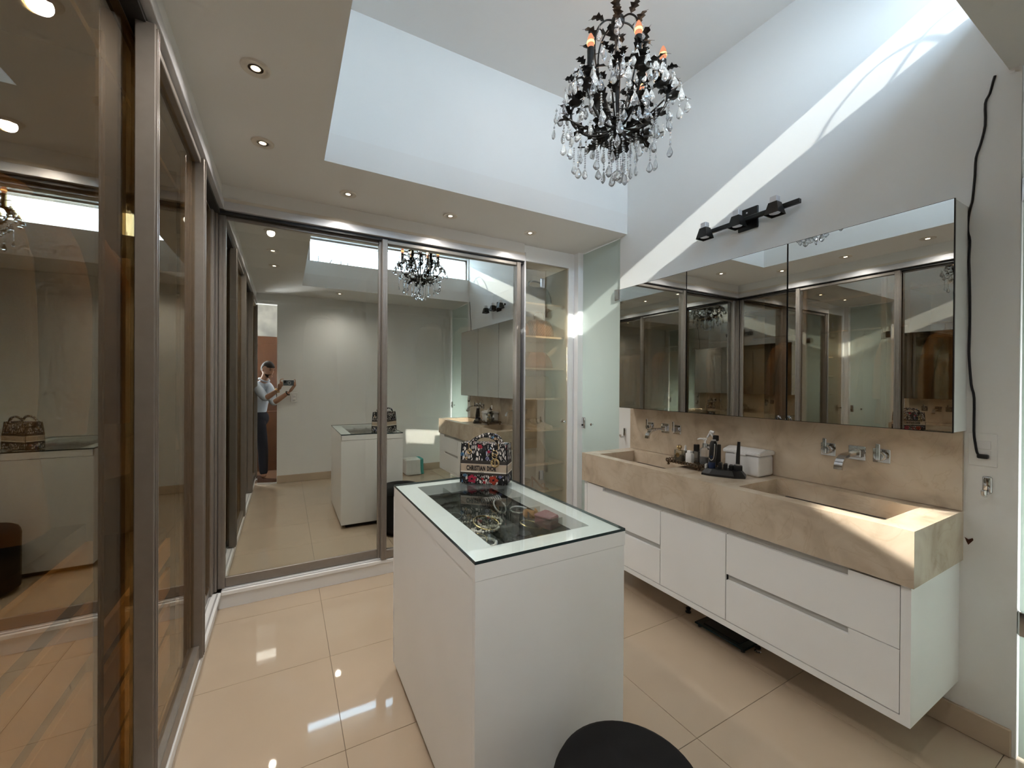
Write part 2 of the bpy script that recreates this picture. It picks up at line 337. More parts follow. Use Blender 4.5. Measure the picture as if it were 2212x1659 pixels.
# frosted doors at both ends of the vanity wall
def frosted_door(n, y0, y1, lock_y, label, hinge_y):
    d = struct(n, box(B(), 2.578, 2.588, y0, y1, .012, 2.772, .001), 'frost', label, 'door')
    lk = part('lock', box(B(), 2.560, 2.604, lock_y-.024, lock_y+.024, 1.05, 1.165, .012, 3), 'chrome', d, smooth=40)
    part('keyhole', lathe(B(), [(0, 0), (.009, 0), (.009, .006), (0, .006)], 12, T(2.560, lock_y+.004, 1.088) @ RY(-PI/2)), 'blackp', lk)
    s = 1 if hinge_y > lock_y else -1
    part('knob', lathe(B(), [(0, 0), (.006, 0), (.006, .012), (.013, .02), (.013, .028), (0, .032)], 14, T(2.578, lock_y+s*.133, 1.106) @ RY(-PI/2)), 'chrome', d, smooth=40)
    for z in (.55, 2.28): part('hinge', box(B(), 2.562, 2.602, hinge_y-.03, hinge_y+.03, z-.05, z+.05, .006, 2), 'chrome', d)
    return d
frosted_door('door_1', 2.698, 3.216, 3.186, 'frosted greenish glass door between mirror cabinet and back wardrobe', 2.73)
frosted_door('door_2', -.285, .447, -.25, 'frosted greenish glass door at the near end of the vanity wall', .42)
struct('trim_6', boxes((2.52, 2.62, 3.219, 3.30, 0, ZC), (2.49, 2.53, 3.285, 3.33, 0, ZC)), 'lam', 'white door jamb in the corner beside the frosted door', 'jamb')

for nm, yy, pw, zz in (('far_bathroom_fill', 3.2, 5, 1.5), ('near_bathroom_fill', .08, 15, .8)):  # fill lamps added behind the frosted doors to brighten doors and room
    bl = bpy.data.lights.new(nm, 'AREA'); bl.energy = pw; bl.shape = 'RECTANGLE'; bl.size = .5; bl.size_y = .9; bl.color = (.93, .97, 1)
    bo_ = bpy.data.objects.new(nm, bl); COL.objects.link(bo_); bo_.location = (3.17, yy, zz); bo_.rotation_euler = (PI/2, 0, PI/2)
# hall behind the photographer
dh = struct('door_3', box(B(), -.56, .40, -1.40, -1.36, 0, 2.25, .003), 'wood', 'reddish brown wooden door in the hall behind the photographer', 'door')
part('panel', box(B(), -.46, .30, -1.365, -1.352, .15, 1.0, .004), 'wood', dh); part('panel', box(B(), -.46, .30, -1.365, -1.352, 1.1, 2.12, .004), 'wood', dh)
part('door_handle', tube(B(), [(-.49, -1.36, 1.02), (-.49, -1.32, 1.02), (-.40, -1.32, 1.02)], .009, 8), 'steel', dh)
struct('window_2', boxes((-.56, .40, -1.40, -1.38, 2.25, 2.95)), mat('grey_transom', (.20, .20, .19), .25, c2=(.30, .29, .27), scale=5), 'grey glass transom above the brown hall door', 'window')
struct('trim_7', boxes((-.62, -.56, -1.42, -1.35, 0, 2.95)), 'lam', 'white casing beside the brown hall door', 'casing')
hl = bpy.data.lights.new('hall_top_fill', 'AREA'); hl.energy = 9; hl.shape = 'RECTANGLE'; hl.size = 1.4; hl.size_y = .5; hl.color = (1, .96, .9)  # unseen fill lamp added under the hall ceiling
ho = bpy.data.objects.new('hall_top_fill', hl); COL.objects.link(ho); ho.location = (-.5, -.95, 2.93)
hw = bpy.data.lights.new('hall_side_fill', 'AREA'); hw.energy = 52; hw.shape = 'RECTANGLE'; hw.size = .5; hw.size_y = 1.3; hw.color = (.93, .96, 1)  # hidden fill lamp added to brighten island and vanity through the doorway
hwo = bpy.data.objects.new('hall_side_fill', hw); COL.objects.link(hwo); hwo.location = (-.86, -1.34, 1.7)
hwo.rotation_euler = Vector((1.65, 2.45, -.75)).to_track_quat('-Z', 'Y').to_euler()

# ------------------------------------------------------------------ recessed downlights
def downlight(x, y, label):
    t = thing('ceiling_light', label, 'downlight', (x, y, ZC), 'recessed downlights')
    t['label'] = label
    if not DL:
        DL['ring'] = mesh_of('ring', lathe(B(), [(.028, -.004), (.043, -.009), (.052, -.007), (.055, 0), (.028, 0), (.028, -.004)], 28), 'cream', 40)
        DL['reflector'] = mesh_of('reflector', lathe(B(), [(.026, -.003), (.0255, .0), (.022, -.001), (.022, -.0035)], 24), 'chrome', True)
        DL['lens'] = mesh_of('lens', lathe(B(), [(0, -.0042), (.014, -.004), (.0225, -.0025), (.0225, 0), (0, 0)], 24), 'lens', True)
    for k in ('ring', 'reflector', 'lens'): link(k, DL[k], t)
    l = bpy.data.lights.new('downlight_lamp', 'SPOT'); l.energy = SPOT_W; l.spot_size = math.radians(150); l.spot_blend = 1; l.shadow_soft_size = .03; l.color = (1, .945, .875)
    o = bpy.data.objects.new('downlight_lamp', l); COL.objects.link(o); o.parent = t; o.location = (0, 0, -.02)
DL = {}
for k, y in enumerate([1.38, 1.98, 2.58]):
    downlight(-.11, y, ['downlight of the left ceiling strip farthest from the mirrored corner', 'middle downlight of the row along the left wardrobe', 'downlight of the left row nearest the mirrored corner'][k])
for k, x in enumerate([.371, 1.107, 1.825]):
    downlight(x, 2.993, ['leftmost downlight above the back mirrored doors', 'middle downlight above the back mirrored doors', 'rightmost downlight above the back mirrored doors, by the frosted door'][k])
downlight(.69, .193, 'downlight near the doorway in the front ceiling strip')

# lamp added for the strip-window sunbeam that the back mirrored doors throw back
gl = bpy.data.lights.new('mirror_glint_lamp', 'AREA'); gl.shape = 'RECTANGLE'; gl.size = .90; gl.size_y = .175; gl.energy = SUN_GLINT_W; gl.spread = math.radians(1.2); gl.color = (1, .955, .84)
go = bpy.data.objects.new('mirror_glint_lamp', gl); COL.objects.link(go)
gz = -Vector((.25, -1, -.42)).normalized(); gx = Vector((0, 0, 1)).cross(gz).normalized(); gy = gz.cross(gx)
go.matrix_world = Matrix(((gx.x, gy.x, gz.x, 1.40), (gx.y, gy.y, gz.y, 3.12), (gx.z, gy.z, gz.z, 1.985), (0, 0, 0, 1)))

# ------------------------------------------------------------------ wardrobes
def sliding_door(root, axis, a0, a1, d_glass, d_front, d_back, z0=.124, z1=2.600):
    """axis 'x': runs along x, depth along y; axis 'y': runs along y, depth along x. d_front is the face towards the room"""
    def bb(bm, s0, s1, e0, e1, c0, c1, bev=.0025):
        if axis == 'x': box(bm, s0, s1, e0, e1, c0, c1, bev)
        else: box(bm, e0, e1, s0, s1, c0, c1, bev)
    lo, hi = min(d_front, d_back), max(d_front, d_back)
    sgn = 1 if d_back > d_front else -1
    bm = B(); w = .040
    bb(bm, a0, a0+w, lo, hi, z0, z1); bb(bm, a1-w, a1, lo, hi, z0, z1)
    rl, rh = sorted((d_front+sgn*.014, d_back))
    bb(bm, a0+w, a1-w, rl, rh, z0, z0+.066); bb(bm, a0+w, a1-w, rl, rh, z1-.026, z1)
    dr = part('sliding_door', bm, 'frame', root)
    g = B(); bb(g, a0+w-.004, a1-w+.004, d_glass-.002, d_glass+.002, z0+.062, z1-.024, 0)
    part('mirror_pane', g, 'bronze' if axis == 'y' else 'bronze2', dr)
    for s in (a0, a1-w):   # grip ribs on the stiles
        rb = B(); e0, e1 = sorted((d_front, d_front-sgn*.004)); bb(rb, s+.008, s+.014, e0, e1, z0+.01, z1-.01, 0); bb(rb, s+.026, s+.032, e0, e1, z0+.01, z1-.01, 0)
        part('grip_rib', rb, 'frame', dr)
    return dr
wl_ = thing('wardrobe', 'long wardrobe with bronze mirrored sliding doors along the left wall', 'wardrobe', (-.70, 1.45, .118))
part('carcass', boxes((-1.0, -.985, -.33, 3.26, .12, 2.69), (-1.0, -.44, -.34, -.322, .12, 2.69), (-1.0, -.44, .635, .653, .12, 2.5), (-1.0, -.46, 1.60, 1.618, .12, 2.5), (-1.0, -.46, 2.50, 2.518, .12, 2.5), (-1.0, -.44, -.33, 3.26, .12, .138), (-1.0, -.46, -.33, 3.26, 2.42, 2.44)), 'closetdark', wl_)
for a, b_, z in ((-.32, .63, 2.1), (.66, 1.59, 2.1), (1.63, 2.49, 2.1), (2.53, 3.25, 2.1)): part('hanging_rod', tube(B(), [(-.70, a, z), (-.70, b_, z)], .013, 10), 'chrome', wl_, smooth=40)
for y0, y1, zt in ((.66, 1.595, 1.10), (1.63, 2.49, .80)):
    nz = [.14, .36, .53, .72, .92, 1.09] if zt > 1 else [.14, .34, .50, .66, .80]
    for k in range(len(nz)-1):
        dw = part('drawer', box(B(), -.98, -.475, y0+.004, y1-.004, nz[k]+.008, nz[k+1]-.045, .002), 'beigemel', wl_)
        part('finger_slot', boxes((-.97, -.49, y0+.006, y1-.006, nz[k+1]-.045, nz[k+1]+.006)), 'dark', dw)
sliding_door(wl_, 'y', -.33, .665, -.392, -.353, -.402); sliding_door(wl_, 'y', .625, 1.80, -.418, -.408, -.440)
sliding_door(wl_, 'y', 1.642, 2.557, -.392, -.353, -.402); sliding_door(wl_, 'y', 2.47, 3.25, -.418, -.406, -.440)

wb_ = thing('wardrobe', 'back wardrobe with two bronze mirrored sliding doors facing the camera', 'wardrobe', (.78, 3.6, .118))
part('carcass', boxes((-.97, 1.925, 3.905, 3.918, .12, 2.69), (.64, .658, 3.36, 3.9, .12, 2.5), (-.97, 1.925, 3.34, 3.9, .12, .138), (-.97, 1.925, 3.36, 3.9, 2.42, 2.44)), 'closetdark', wb_)
part('end_panel', boxes((1.922, 1.938, 3.248, 3.9, .0, 2.70)), 'alu', wb_); part('gap_channel', boxes((1.885, 1.922, 3.30, 3.34, .12, 2.60)), 'dark', wb_)
for a, b_ in ((-.95, .63), (.67, 1.91)): part('hanging_rod', tube(B(), [(a, 3.62, 2.1), (b_, 3.62, 2.1)], .013, 10), 'chrome', wb_, smooth=40)
part('corner_post', boxes((-.425, -.402, 3.262, 3.33, .12, 2.60), (-.40, -.388, 3.27, 3.33, .12, 2.60)), 'frame', wb_)
sliding_door(wb_, 'x', -.386, .675, 3.318, 3.294, 3.335); sliding_door(wb_, 'x', .652, 1.884, 3.284, 3.245, 3.294)

# tinted hinged cupboard door with shelves behind
sc_ = thing('shoe_cupboard', 'tall narrow cupboard with tinted glass door and shelves of bags', 'cupboard', (2.2, 3.6, 0))
part('carcass', boxes((1.94, 2.56, 3.80, 3.815, .1, 2.66), (1.94, 1.955, 3.36, 3.8, .1, 2.66), (2.50, 2.56, 3.34, 3.8, .1, 2.66)), 'lam', sc_)
part('face_frame', boxes((1.938, 2.49, 3.27, 3.33, 2.632, 2.70), (2.444, 2.495, 3.27, 3.33, .0, 2.632), (1.938, 2.49, 3.27, 3.33, 0, .10), (1.938, 2.53, 3.285, 3.40, 2.70, ZC)), 'lam', sc_)
for z in (2.288, 1.963, 1.648, 1.346, 1.034, .694, .424, .12): part('shelf', box(B(), 1.955, 2.50, 3.42, 3.80, z-.018, z, .001), 'cream', sc_)
gd = part('glass_door', boxes((1.942, 2.442, 3.286, 3.292, .104, 2.628)), 'tint', sc_)
for z in (2.45, .62): part('hinge', box(B(), 2.12, 2.165, 3.279, 3.286, z-.045, z+.045, .008, 2), 'steel', gd)
part('knob', lathe(B(), [(0, 0), (.005, 0), (.005, .012), (.011, .018), (.011, .026), (0, .028)], 12, T(2.40, 3.286, 1.12) @ RX(PI/2)), 'chrome', gd, smooth=40)

# ------------------------------------------------------------------ clothes
def cloth_mat(n, c): return mat(n, c, .9, c2=tuple(x*.75 for x in c), scale=6, bump=.2, bscale=300, spec=.2)
def garment(x, y, rz, length, col, label, sleeves=True, wide=.36):
    t = thing('hanging_garment', label, 'garment', (x, y, 2.1), 'clothes hanging in the wardrobes', rz)
    m = cloth_mat('cloth', col)
    bm = B(); rings = []
    prof = [(.05, .06, -.10), (.14, .09, -.12), (wide*.5, .10, -.18), (wide*.47, .11, -.35), (wide*.44, .11, -.55), (wide*.47, .12, -length*.8), (wide*.52, .13, -length)]
    for k, (a, b_, z) in enumerate(prof):
        rings.append([bm.verts.new((a*math.cos(q)*(1+.05*math.sin(7*q+k)), b_*math.sin(q)*(1+.22*math.sin(5*q+k*.6)), z)) for q in [2*PI*i/20 for i in range(20)]])
    for a, b_ in zip(rings, rings[1:]):
        for i in range(20): bm.faces.new((a[i], a[(i+1) % 20], b_[(i+1) % 20], b_[i]))
    bm.faces.new(rings[0]); bm.faces.new(rings[-1]); bmesh.ops.recalc_face_normals(bm, faces=bm.faces)
    lpart('body', bm, m, t, smooth=60)
    if sleeves:
        for s in (-1, 1): lpart('sleeve', tube(B(), spline([(s*wide*.38, 0, -.17), (s*wide*.54, .02, -.32), (s*wide*.58, .04, -.55), (s*wide*.56, .05, -.74)], 4), [.06, .06, .06, .06, .058, .057, .055, .052, .05, .05, .048, .047, .046], 10), m, t, smooth=60)
        lpart('collar', tube(B(), [(.07*math.cos(q), .05*math.sin(q), -.10) for q in [2*PI*i/12 for i in range(12)]], .02, 6, closed=True), m, t, smooth=True)
    h = lpart('hanger', tube(B(), [(-wide*.45, 0, -.16), (0, 0, -.06), (wide*.45, 0, -.16)], .006, 6), 'wood', t)
    lpart('hook', tube(B(), spline([(0, 0, -.06), (0, 0, -.02), (.016, 0, -.002), (.012, 0, .02), (-.008, 0, .022), (-.016, 0, .006)], 4), .0025, 6), 'chrome', h)
garment(-.70, .95, .1, 1.0, (.30, .21, .09), 'mustard coat hanging behind the nearest left mirrored door')
garment(-.70, 1.18, -.15, .92, (.30, .25, .16), 'pale beige jacket hanging behind the nearest left mirrored door')
garment(-.70, 1.42, .2, .98, (.34, .24, .15), 'tan coat hanging beside the left door stile')
garment(-.70, 1.78, .1, 1.0, (.36, .22, .10), 'orange tan coat behind the second left mirrored door')
garment(-.70, 2.05, -.1, .95, (.22, .2, .19), 'charcoal jacket behind the second left mirrored door')
garment(-.70, 2.85, .1, .98, (.30, .22, .2), 'brown coat behind the left door nearest the corner')
garment(1.16, 3.62, PI/2-.2, .9, (.45, .38, .3), 'grey beige shirt hanging behind the right mirrored door')
garment(1.50, 3.62, PI/2-.5, .95, (.75, .50, .30), 'apricot jacket behind the right mirrored door, nearer the middle')
garment(1.72, 3.62, PI/2-.35, 1.15, (.70, .58, .40), 'cream coat behind the right mirrored door, nearest the end panel')
garment(.25, 3.62, PI/2+.1, .95, (.2, .2, .2), 'dark shirt hanging behind the left mirrored door of the back wardrobe')

# ------------------------------------------------------------------ things in the shoe cupboard
def soft_box(w, d, h, top=.7, n=3):
    bm = B(); bmesh.ops.create_cube(bm, size=1)
    bmesh.ops.subdivide_edges(bm, edges=bm.edges, cuts=n, use_grid_fill=True)
    for v in bm.verts:
        t = v.co.z+.5; s = 1-(1-top)*t; rr = max(abs(v.co.x), abs(v.co.y))*2
        v.co = Vector((v.co.x*w*s*(1-.12*(rr*abs(2*t-1))**2), v.co.y*d*s*(1-.12*(rr*abs(2*t-1))**2), t*h + .02*h*math.sin(v.co.x*9)*t))
    return bm
def soft_thing(name, label, cat, x, y, z, w, d, h, top, m, handle=None, rz=0):
    t = thing(name, label, cat, (x, y, z), 'things on the cupboard shelves', rz)
    lpart('body', soft_box(w, d, h, top), m, t, smooth=True)
    if handle: lpart('handle', tube(B(), spline([(-w*.25, 0, h*.93), (-w*.2, 0, h+handle*.8), (0, 0, h+handle), (w*.2, 0, h+handle*.8), (w*.25, 0, h*.93)], 5), .008, 8), m, t, smooth=True)
    return t
monog = checker_mat('monogram_canvas', (.20, .10, .035), (.36, .21, .09), 60)
soft_thing('handbag', 'checked brown handbag on the sunlit upper cupboard shelf', 'handbag', 2.28, 3.55, 1.963, .30, .17, .17, .75, monog, .09, .2)
soft_thing('handbag', 'small tan handbag beside the checked bag on the upper shelf', 'handbag', 2.06, 3.53, 1.963, .13, .10, .13, .8, cloth_mat('tan_leather', (.40, .20, .08)), .06)
soft_thing('scarf_pile', 'heap of tan scarves on the second cupboard shelf', 'scarf', 2.24, 3.55, 1.648, .34, .2, .16, .6, cloth_mat('tan_scarf', (.50, .26, .11)))
soft_thing('duffel_bag', 'slumped grey cloth bag filling a middle cupboard shelf', 'bag', 2.22, 3.57, 1.346, .44, .24, .22, .7, cloth_mat('grey_cloth', (.30, .28, .23)))
soft_thing('cloth_pouch', 'crumpled pale drawstring pouch on a lower cupboard shelf', 'pouch', 2.20, 3.55, .694, .34, .2, .24, .45, cloth_mat('pale_cloth', (.42, .37, .28)))
soft_thing('dark_bag', 'dark shoulder bag on the topmost cupboard shelf', 'handbag', 2.24, 3.57, 2.288, .34, .18, .18, .7, cloth_mat('dark_leather', (.05, .05, .055)), .07)
def shoe(x, y, z, rz, label, m, group):
    t = thing('sneaker', label, 'shoe', (x, y, z), group, rz)
    out = [(-.13, .03), (-.05, .037), (.05, .042), (.11, .040), (.14, .022), (.14, -.02), (.11, -.04), (.05, -.04), (-.05, -.034), (-.13, -.03), (-.142, 0)]
    lpart('sole', prism(B(), out, 'z', 0, .022), 'white', t)
    bm = B(); rings = []
    for s, h_ in ((1, .022), (.96, .045), (.8, .07)):
        rings.append([bm.verts.new((px*s-.004 if h_ < .06 else px*.62-.05, py*s, h_ if px < .05 or h_ < .04 else h_*.8)) for px, py in out])
    rings.append([bm.verts.new((px*.42-.07, py*.62, .088)) for px, py in out])
    for a, b_ in zip(rings, rings[1:]):
        for i in range(len(out)): bm.faces.new((a[i], a[(i+1) % len(out)], b_[(i+1) % len(out)], b_[i]))
    bm.faces.new(rings[0]); bm.faces.new(rings[-1]); bmesh.ops.recalc_face_normals(bm, faces=bm.faces)
    u = lpart('upper', bm, m, t, smooth=50)
    for k in range(4): lpart('lace', tube(B(), [(-.02+k*.022, -.022, .070-k*.005), (-.02+k*.022, 0, .078-k*.006), (-.02+k*.022, .022, .070-k*.005)], .003, 5), 'white', u)
    return t
shoe(2.16, 3.55, 1.034, -PI/2+.2, 'left of the two pale sneakers on the cupboard shelf', cloth_mat('pale_canvas', (.50, .48, .43)), 'sneakers in the cupboard')
shoe(2.30, 3.55, 1.034, -PI/2+.35, 'right of the two pale sneakers on the cupboard shelf', 'white', 'sneakers in the cupboard')
ba = thing('basket', 'small round woven basket on the low cupboard shelf', 'basket', (2.07, 3.54, .424), 'things on the cupboard shelves')
lpart('bowl', lathe(B(), [(0, 0), (.075, 0), (.09, .05), (.095, .10), (.087, .10), (.082, .05), (.07, .008), (0, .008)], 20), cloth_mat('wicker', (.45, .36, .24)), ba, smooth=50); lpart('rim', tube(B(), [(.093*math.cos(q), .093*math.sin(q), .10) for q in [2*PI*i/20 for i in range(20)]], .007, 6, closed=True), cloth_mat('wicker_rim', (.52, .42, .28)), ba, smooth=True)
hl_ = thing('high_heel', 'orange tan high heeled shoe standing in the low cupboard shelf', 'shoe', (2.27, 3.52, .424), 'things on the cupboard shelves', -PI/2+.4)
lpart('sole', tube(B(), spline([(.11, 0, .008), (.04, 0, .012), (-.04, 0, .07), (-.09, 0, .10)], 5), [.03]*3+[.033]*6+[.026]*7, 8, flat=.25), cloth_mat('tan_suede', (.62, .32, .13)), hl_, smooth=True)
lpart('heel', tube(B(), [(-.085, 0, .10), (-.08, 0, .0)], [.014, .006], 8), cloth_mat('tan_heel', (.62, .32, .13)), hl_, smooth=True)
lpart('strap', tube(B(), spline([(.05, -.033, .015), (.045, -.02, .05), (.045, .02, .05), (.05, .033, .015)], 4), .008, 6, flat=.4), cloth_mat('tan_strap', (.62, .32, .13)), hl_, smooth=True)

# ------------------------------------------------------------------ vanity
XV, CY0, CY1, CZ0, CZ1 = 2.0365, .602, 2.540, .744, .957
ct = thing('vanity_counter', 'long thick beige marble counter with two sunken basins', 'counter', (2.3, 1.57, CZ0))
bx0, bx1 = 2.108, 2.470
slab = boxes((XV, bx0, CY0, CY1, CZ0, CZ1), (bx1, XR, CY0, CY1, CZ0, CZ1), (bx0, bx1, CY0, .713, CZ0, CZ1), (bx0, bx1, 1.318, 1.815, CZ0, CZ1), (bx0, bx1, 2.417, CY1, CZ0, CZ1))
part('slab', slab, 'marble', ct)
for y0, y1 in ((.713, 1.318), (1.815, 2.417)):
    b_ = B(); prism(b_, [(bx0, CZ1-.055), (bx1, CZ1-.085), (bx1, CZ0+.01), (bx0, CZ0+.01)], 'y', y0, y1)
    bs = part('basin', b_, 'marble', ct); part('drain_slot', boxes((bx1-.03, bx1-.012, y0+.06, y1-.06, CZ1-.0835, CZ1-.0815)), 'dark', bs)
part('backsplash', boxes((2.549, XR-.001, CY0, CY1, CZ1+.0015, 1.3023)), 'marble', ct)
vc = thing('vanity_cabinet', 'white wall hung vanity cabinet with handleless drawers under the counter', 'cabinet', (2.3, 1.57, .21))
XK = 2.05; KB = .212
part('body', boxes((XK+.0, XR, .613, .643, KB, CZ0), (XK, XR, 2.492, 2.522, KB, CZ0), (XK, XR, .643, 2.492, KB, .242), (XR-.02, XR, .643, 2.492, KB, CZ0)), 'lam', vc)
part('recess_panel', boxes((XK+.0215, XK+.0255, .645, 2.490, .25, CZ0-.002)), 'lamgrey', vc)
def front(name, y0, y1, z0, z1, n0, n1, nd=.029):
    """front panel with a finger notch from y = n0 to n1 along its top edge"""
    pts = [(y0, z0), (y1, z0), (y1, z1 if n1 < y1 else z1-nd)]
    if n1 < y1: pts += [(n1, z1), (n1, z1-nd)]
    pts += [(n0, z1-nd)]
    if n0 > y0: pts += [(n0, z1)]
    if n0 > y0: pts += [(y0, z1)]
    return part(name, prism(B(), pts, 'x', XK, XK+.019), 'lam', vc)
front('drawer', .6455, 1.346, .493, .732, .810, 1.346); front('drawer', .6455, 1.346, .247, .489, .808, 1.346)
front('door', 1.351, 1.781, .247, .732, 1.351, 1.781)
front('drawer', 1.786, 2.4895, .493, .732, 1.786, 2.314); front('drawer', 1.786, 2.4895, .247, .489, 1.786, 2.314)
for y, z in ((1.349, .712), (1.7835, .712)): part('divider', boxes((XK+.012, XK+.0214, y-.0015, y+.002, .25, .702)), 'dark', vc)

mc = thing('mirror_cabinet', 'wide wall cabinet with three frameless mirror doors above the counter', 'mirror cabinet', (2.48, 1.55, 1.302))
XM, MY0, MY1, MZ0, MZ1 = 2.398, .594, 2.5145, 1.3023, 2.268
part('body', boxes((XM+.012, XR-.001, MY0+.002, MY1-.002, MZ0+.002, MZ1-.002)), 'lam', mc)
for a, b_ in ((MY0, 1.2305), (1.2335, 1.8745), (1.8775, MY1)):
    dr = part('mirror_door', boxes((XM+.001, XM+.012, a, b_, MZ0, MZ1)), 'black', mc)
    part('mirror_pane', boxes((XM-.001, XM+.001, a+.0025, b_-.0025, MZ0+.0025, MZ1-.0025)), 'silver', dr)

def faucet(yh1, ys, yh2, zc, label):
    t = thing('faucet', label, 'faucet', (2.55, ys, zc), 'wall mounted chrome taps')
    x0 = 2.5495
    pl = part('spout_plate', box(B(), x0-.008, x0, ys-.036, ys+.036, zc-.036, zc+.036, .002), 'chrome', t)
    # flat arched spout
    path = [(x0-.008, zc), (x0-.07, zc), (x0-.125, zc-.002), (x0-.165, zc-.014), (x0-.19, zc-.036), (x0-.20, zc-.066)]
    path = [(p.x, p.y) for p in spline([(a, b_, 0) for a, b_ in path], 5)]
    bm = B(); th = .014; L = []; Rr = []
    for i, (a, b_) in enumerate(path):
        p, q = path[max(i-1, 0)], path[min(i+1, len(path)-1)]; d = Vector((q[0]-p[0], q[1]-p[1])).normalized(); nrm = Vector((-d.y, d.x))*th/2
        L.append((a+nrm.x, b_+nrm.y)); Rr.append((a-nrm.x, b_-nrm.y))
    n = len(path)
    V = [[bm.verts.new((p[0], ys+s*.017, p[1])) for p in side] for s in (-1, 1) for side in (L, Rr)]
    for i in range(n-1):
        for a, b_ in ((0, 1), (1, 3), (3, 2), (2, 0)): bm.faces.new((V[a][i], V[a][i+1], V[b_][i+1], V[b_][i]))
    for i in (0, n-1): bm.faces.new((V[0][i], V[1][i], V[3][i], V[2][i]))
    bmesh.ops.recalc_face_normals(bm, faces=bm.faces); part('spout', bm, 'chrome', t, smooth=35)
    part('spout_block', box(B(), x0-.03, x0-.007, ys-.024, ys+.024, zc-.02, zc+.02, .003), 'chrome', t)
    for yh in (yh1, yh2):
        h = part('tap_plate', box(B(), x0-.008, x0, yh-.034, yh+.034, zc-.034, zc+.034, .002), 'chrome', t)
        part('tap_barrel', lathe(B(), [(0, 0), (.022, 0), (.022, .03), (.019, .034), (0, .034)], 18, T(x0-.006, yh, zc) @ RY(-PI/2)), 'chrome', h, smooth=40)
        part('tap_lever', box(B(), x0-.050, x0-.038, yh-.009, yh+.009, zc-.02, zc+.062, .003), 'chrome', h)
faucet(2.318, 2.172, 2.066, 1.158, 'chrome wall tap with arched spout over the far basin')
faucet(1.098, .972, .874, 1.153, 'chrome wall tap with arched spout over the near basin')

# spot light bar above the mirror
lb = thing('spotlight_bar', 'black bar with three square spotlights above the mirror cabinet', 'wall lamp', (XR, 1.555, 2.5))
bp = part('wall_plate', box(B(), XR-.012, XR, 1.49, 1.618, 2.475, 2.612, .003), 'black', lb)
for z in (2.582, 2.505): part('screw', lathe(B(), [(0, 0), (.007, 0), (.006, .004), (0, .006)], 10, T(XR-.012, 1.556, z) @ RY(-PI/2)), 'chrome', bp)
part('bar', box(B(), XR-.055, XR-.030, 1.235, 1.80, 2.520, 2.545, .002), 'black', lb); part('stem', boxes((XR-.035, XR-.01, 1.54, 1.57, 2.522, 2.543)), 'black', lb)
for yy in (1.788, 1.562, 1.338):
    cx = XR-.105; bm = B()
    def fr(bm, s0, s1, z0, z1, x_):
        a = [bm.verts.new((x_+sx_*s0, yy+sy_*s0, z0)) for sx_, sy_ in ((-1, -1), (1, -1), (1, 1), (-1, 1))]; b_ = [bm.verts.new((x_+sx_*s1, yy+sy_*s1, z1)) for sx_, sy_ in ((-1, -1), (1, -1), (1, 1), (-1, 1))]
        return a, b_
    a, b_ = fr(bm, .040, .024, 2.475, 2.545, cx); a2, b2 = fr(bm, .035, .020, 2.478, 2.540, cx)
    for i in range(4):
        j = (i+1) % 4; bm.faces.new((a[i], a[j], b_[j], b_[i])); bm.faces.new((a2[i], a2[j], b2[j], b2[i])); bm.faces.new((a[i], a[j], a2[j], a2[i]))
    bm.faces.new(b_); bmesh.ops.recalc_face_normals(bm, faces=bm.faces)
    sh = part('lamp_shade', bm, 'black', lb)
    part('socket_cap', box(B(), cx-.0195, cx+.0195, yy-.0195, yy+.0195, 2.545, 2.580, .002), 'alu', sh); part('lamp_lens', lathe(B(), [(0, 0), (.028, 0), (.024, .02), (0, .02)], 18, T(cx, yy, 2.484)), 'white', sh)
    part('joint', box(B(), cx+.015, XR-.045, yy-.006, yy+.006, 2.522, 2.548, .002), 'chrome', sh)

# cable, socket, hooks
cp = [(.523, 2.781), (.528, 2.76), (.537, 2.715), (.549, 2.683), (.549, 2.591), (.561, 2.519), (.574, 2.467), (.577, 2.39), (.583, 2.294), (.588, 2.266), (.595, 2.219), (.596, 2.16), (.590, 2.119), (.592, 2.041), (.590, 1.963), (.588, 1.802), (.589, 1.683), (.589, 1.624), (.581, 1.504), (.572, 1.445), (.572, 1.308), (.567, 1.249), (.562, 1.215), (.556, 1.207)]
cb = thing('power_cable', 'black cable hanging down the wall beside the mirror cabinet', 'cable', (2.562, .563, 1.2))
part('cord', tube(B(), spline([(2.5645 if k < 18 else 2.560, y, z) for k, (y, z) in enumerate(cp)], 3), .0042, 6), 'cable', cb, smooth=True)
part('plug', box(B(), 2.540, 2.5625, .527, .560, 1.194, 1.212, .005, 2), 'blackp', cb, smooth=50)
ws = thing('wall_socket', 'white double socket plate right of the backsplash', 'socket', (XR, .546, 1.16))
part('plate', box(B(), XR-.004, XR, .506, .590, 1.160, 1.298, .002), 'wall', ws)
for z in (1.233, 1.192): part('socket_insert', box(B(), XR-.0065, XR-.0035, .524, .566, z, z+.034, .0008), 'white', ws)
def hook(y, z, label):
    t = thing('wall_hook', label, 'hook', (XR, y, z), 'chrome wall hooks')
    part('back_plate', box(B(), XR-.010, XR, y-.014, y+.014, z-.012, z+.058, .006, 2), 'chrome', t, smooth=50)
    part('peg', tube(B(), spline([(XR-.006, y, z-.008), (XR-.03, y, z-.018), (XR-.05, y, z-.012), (XR-.054, y, z+.006)], 4), .0085, 8), 'chrome', t, smooth=True)
hook(.533, 1.062, 'chrome hook on the wall below the socket, near the counter end'); hook(2.622, 1.056, 'chrome hook on the wall strip beside the frosted door')

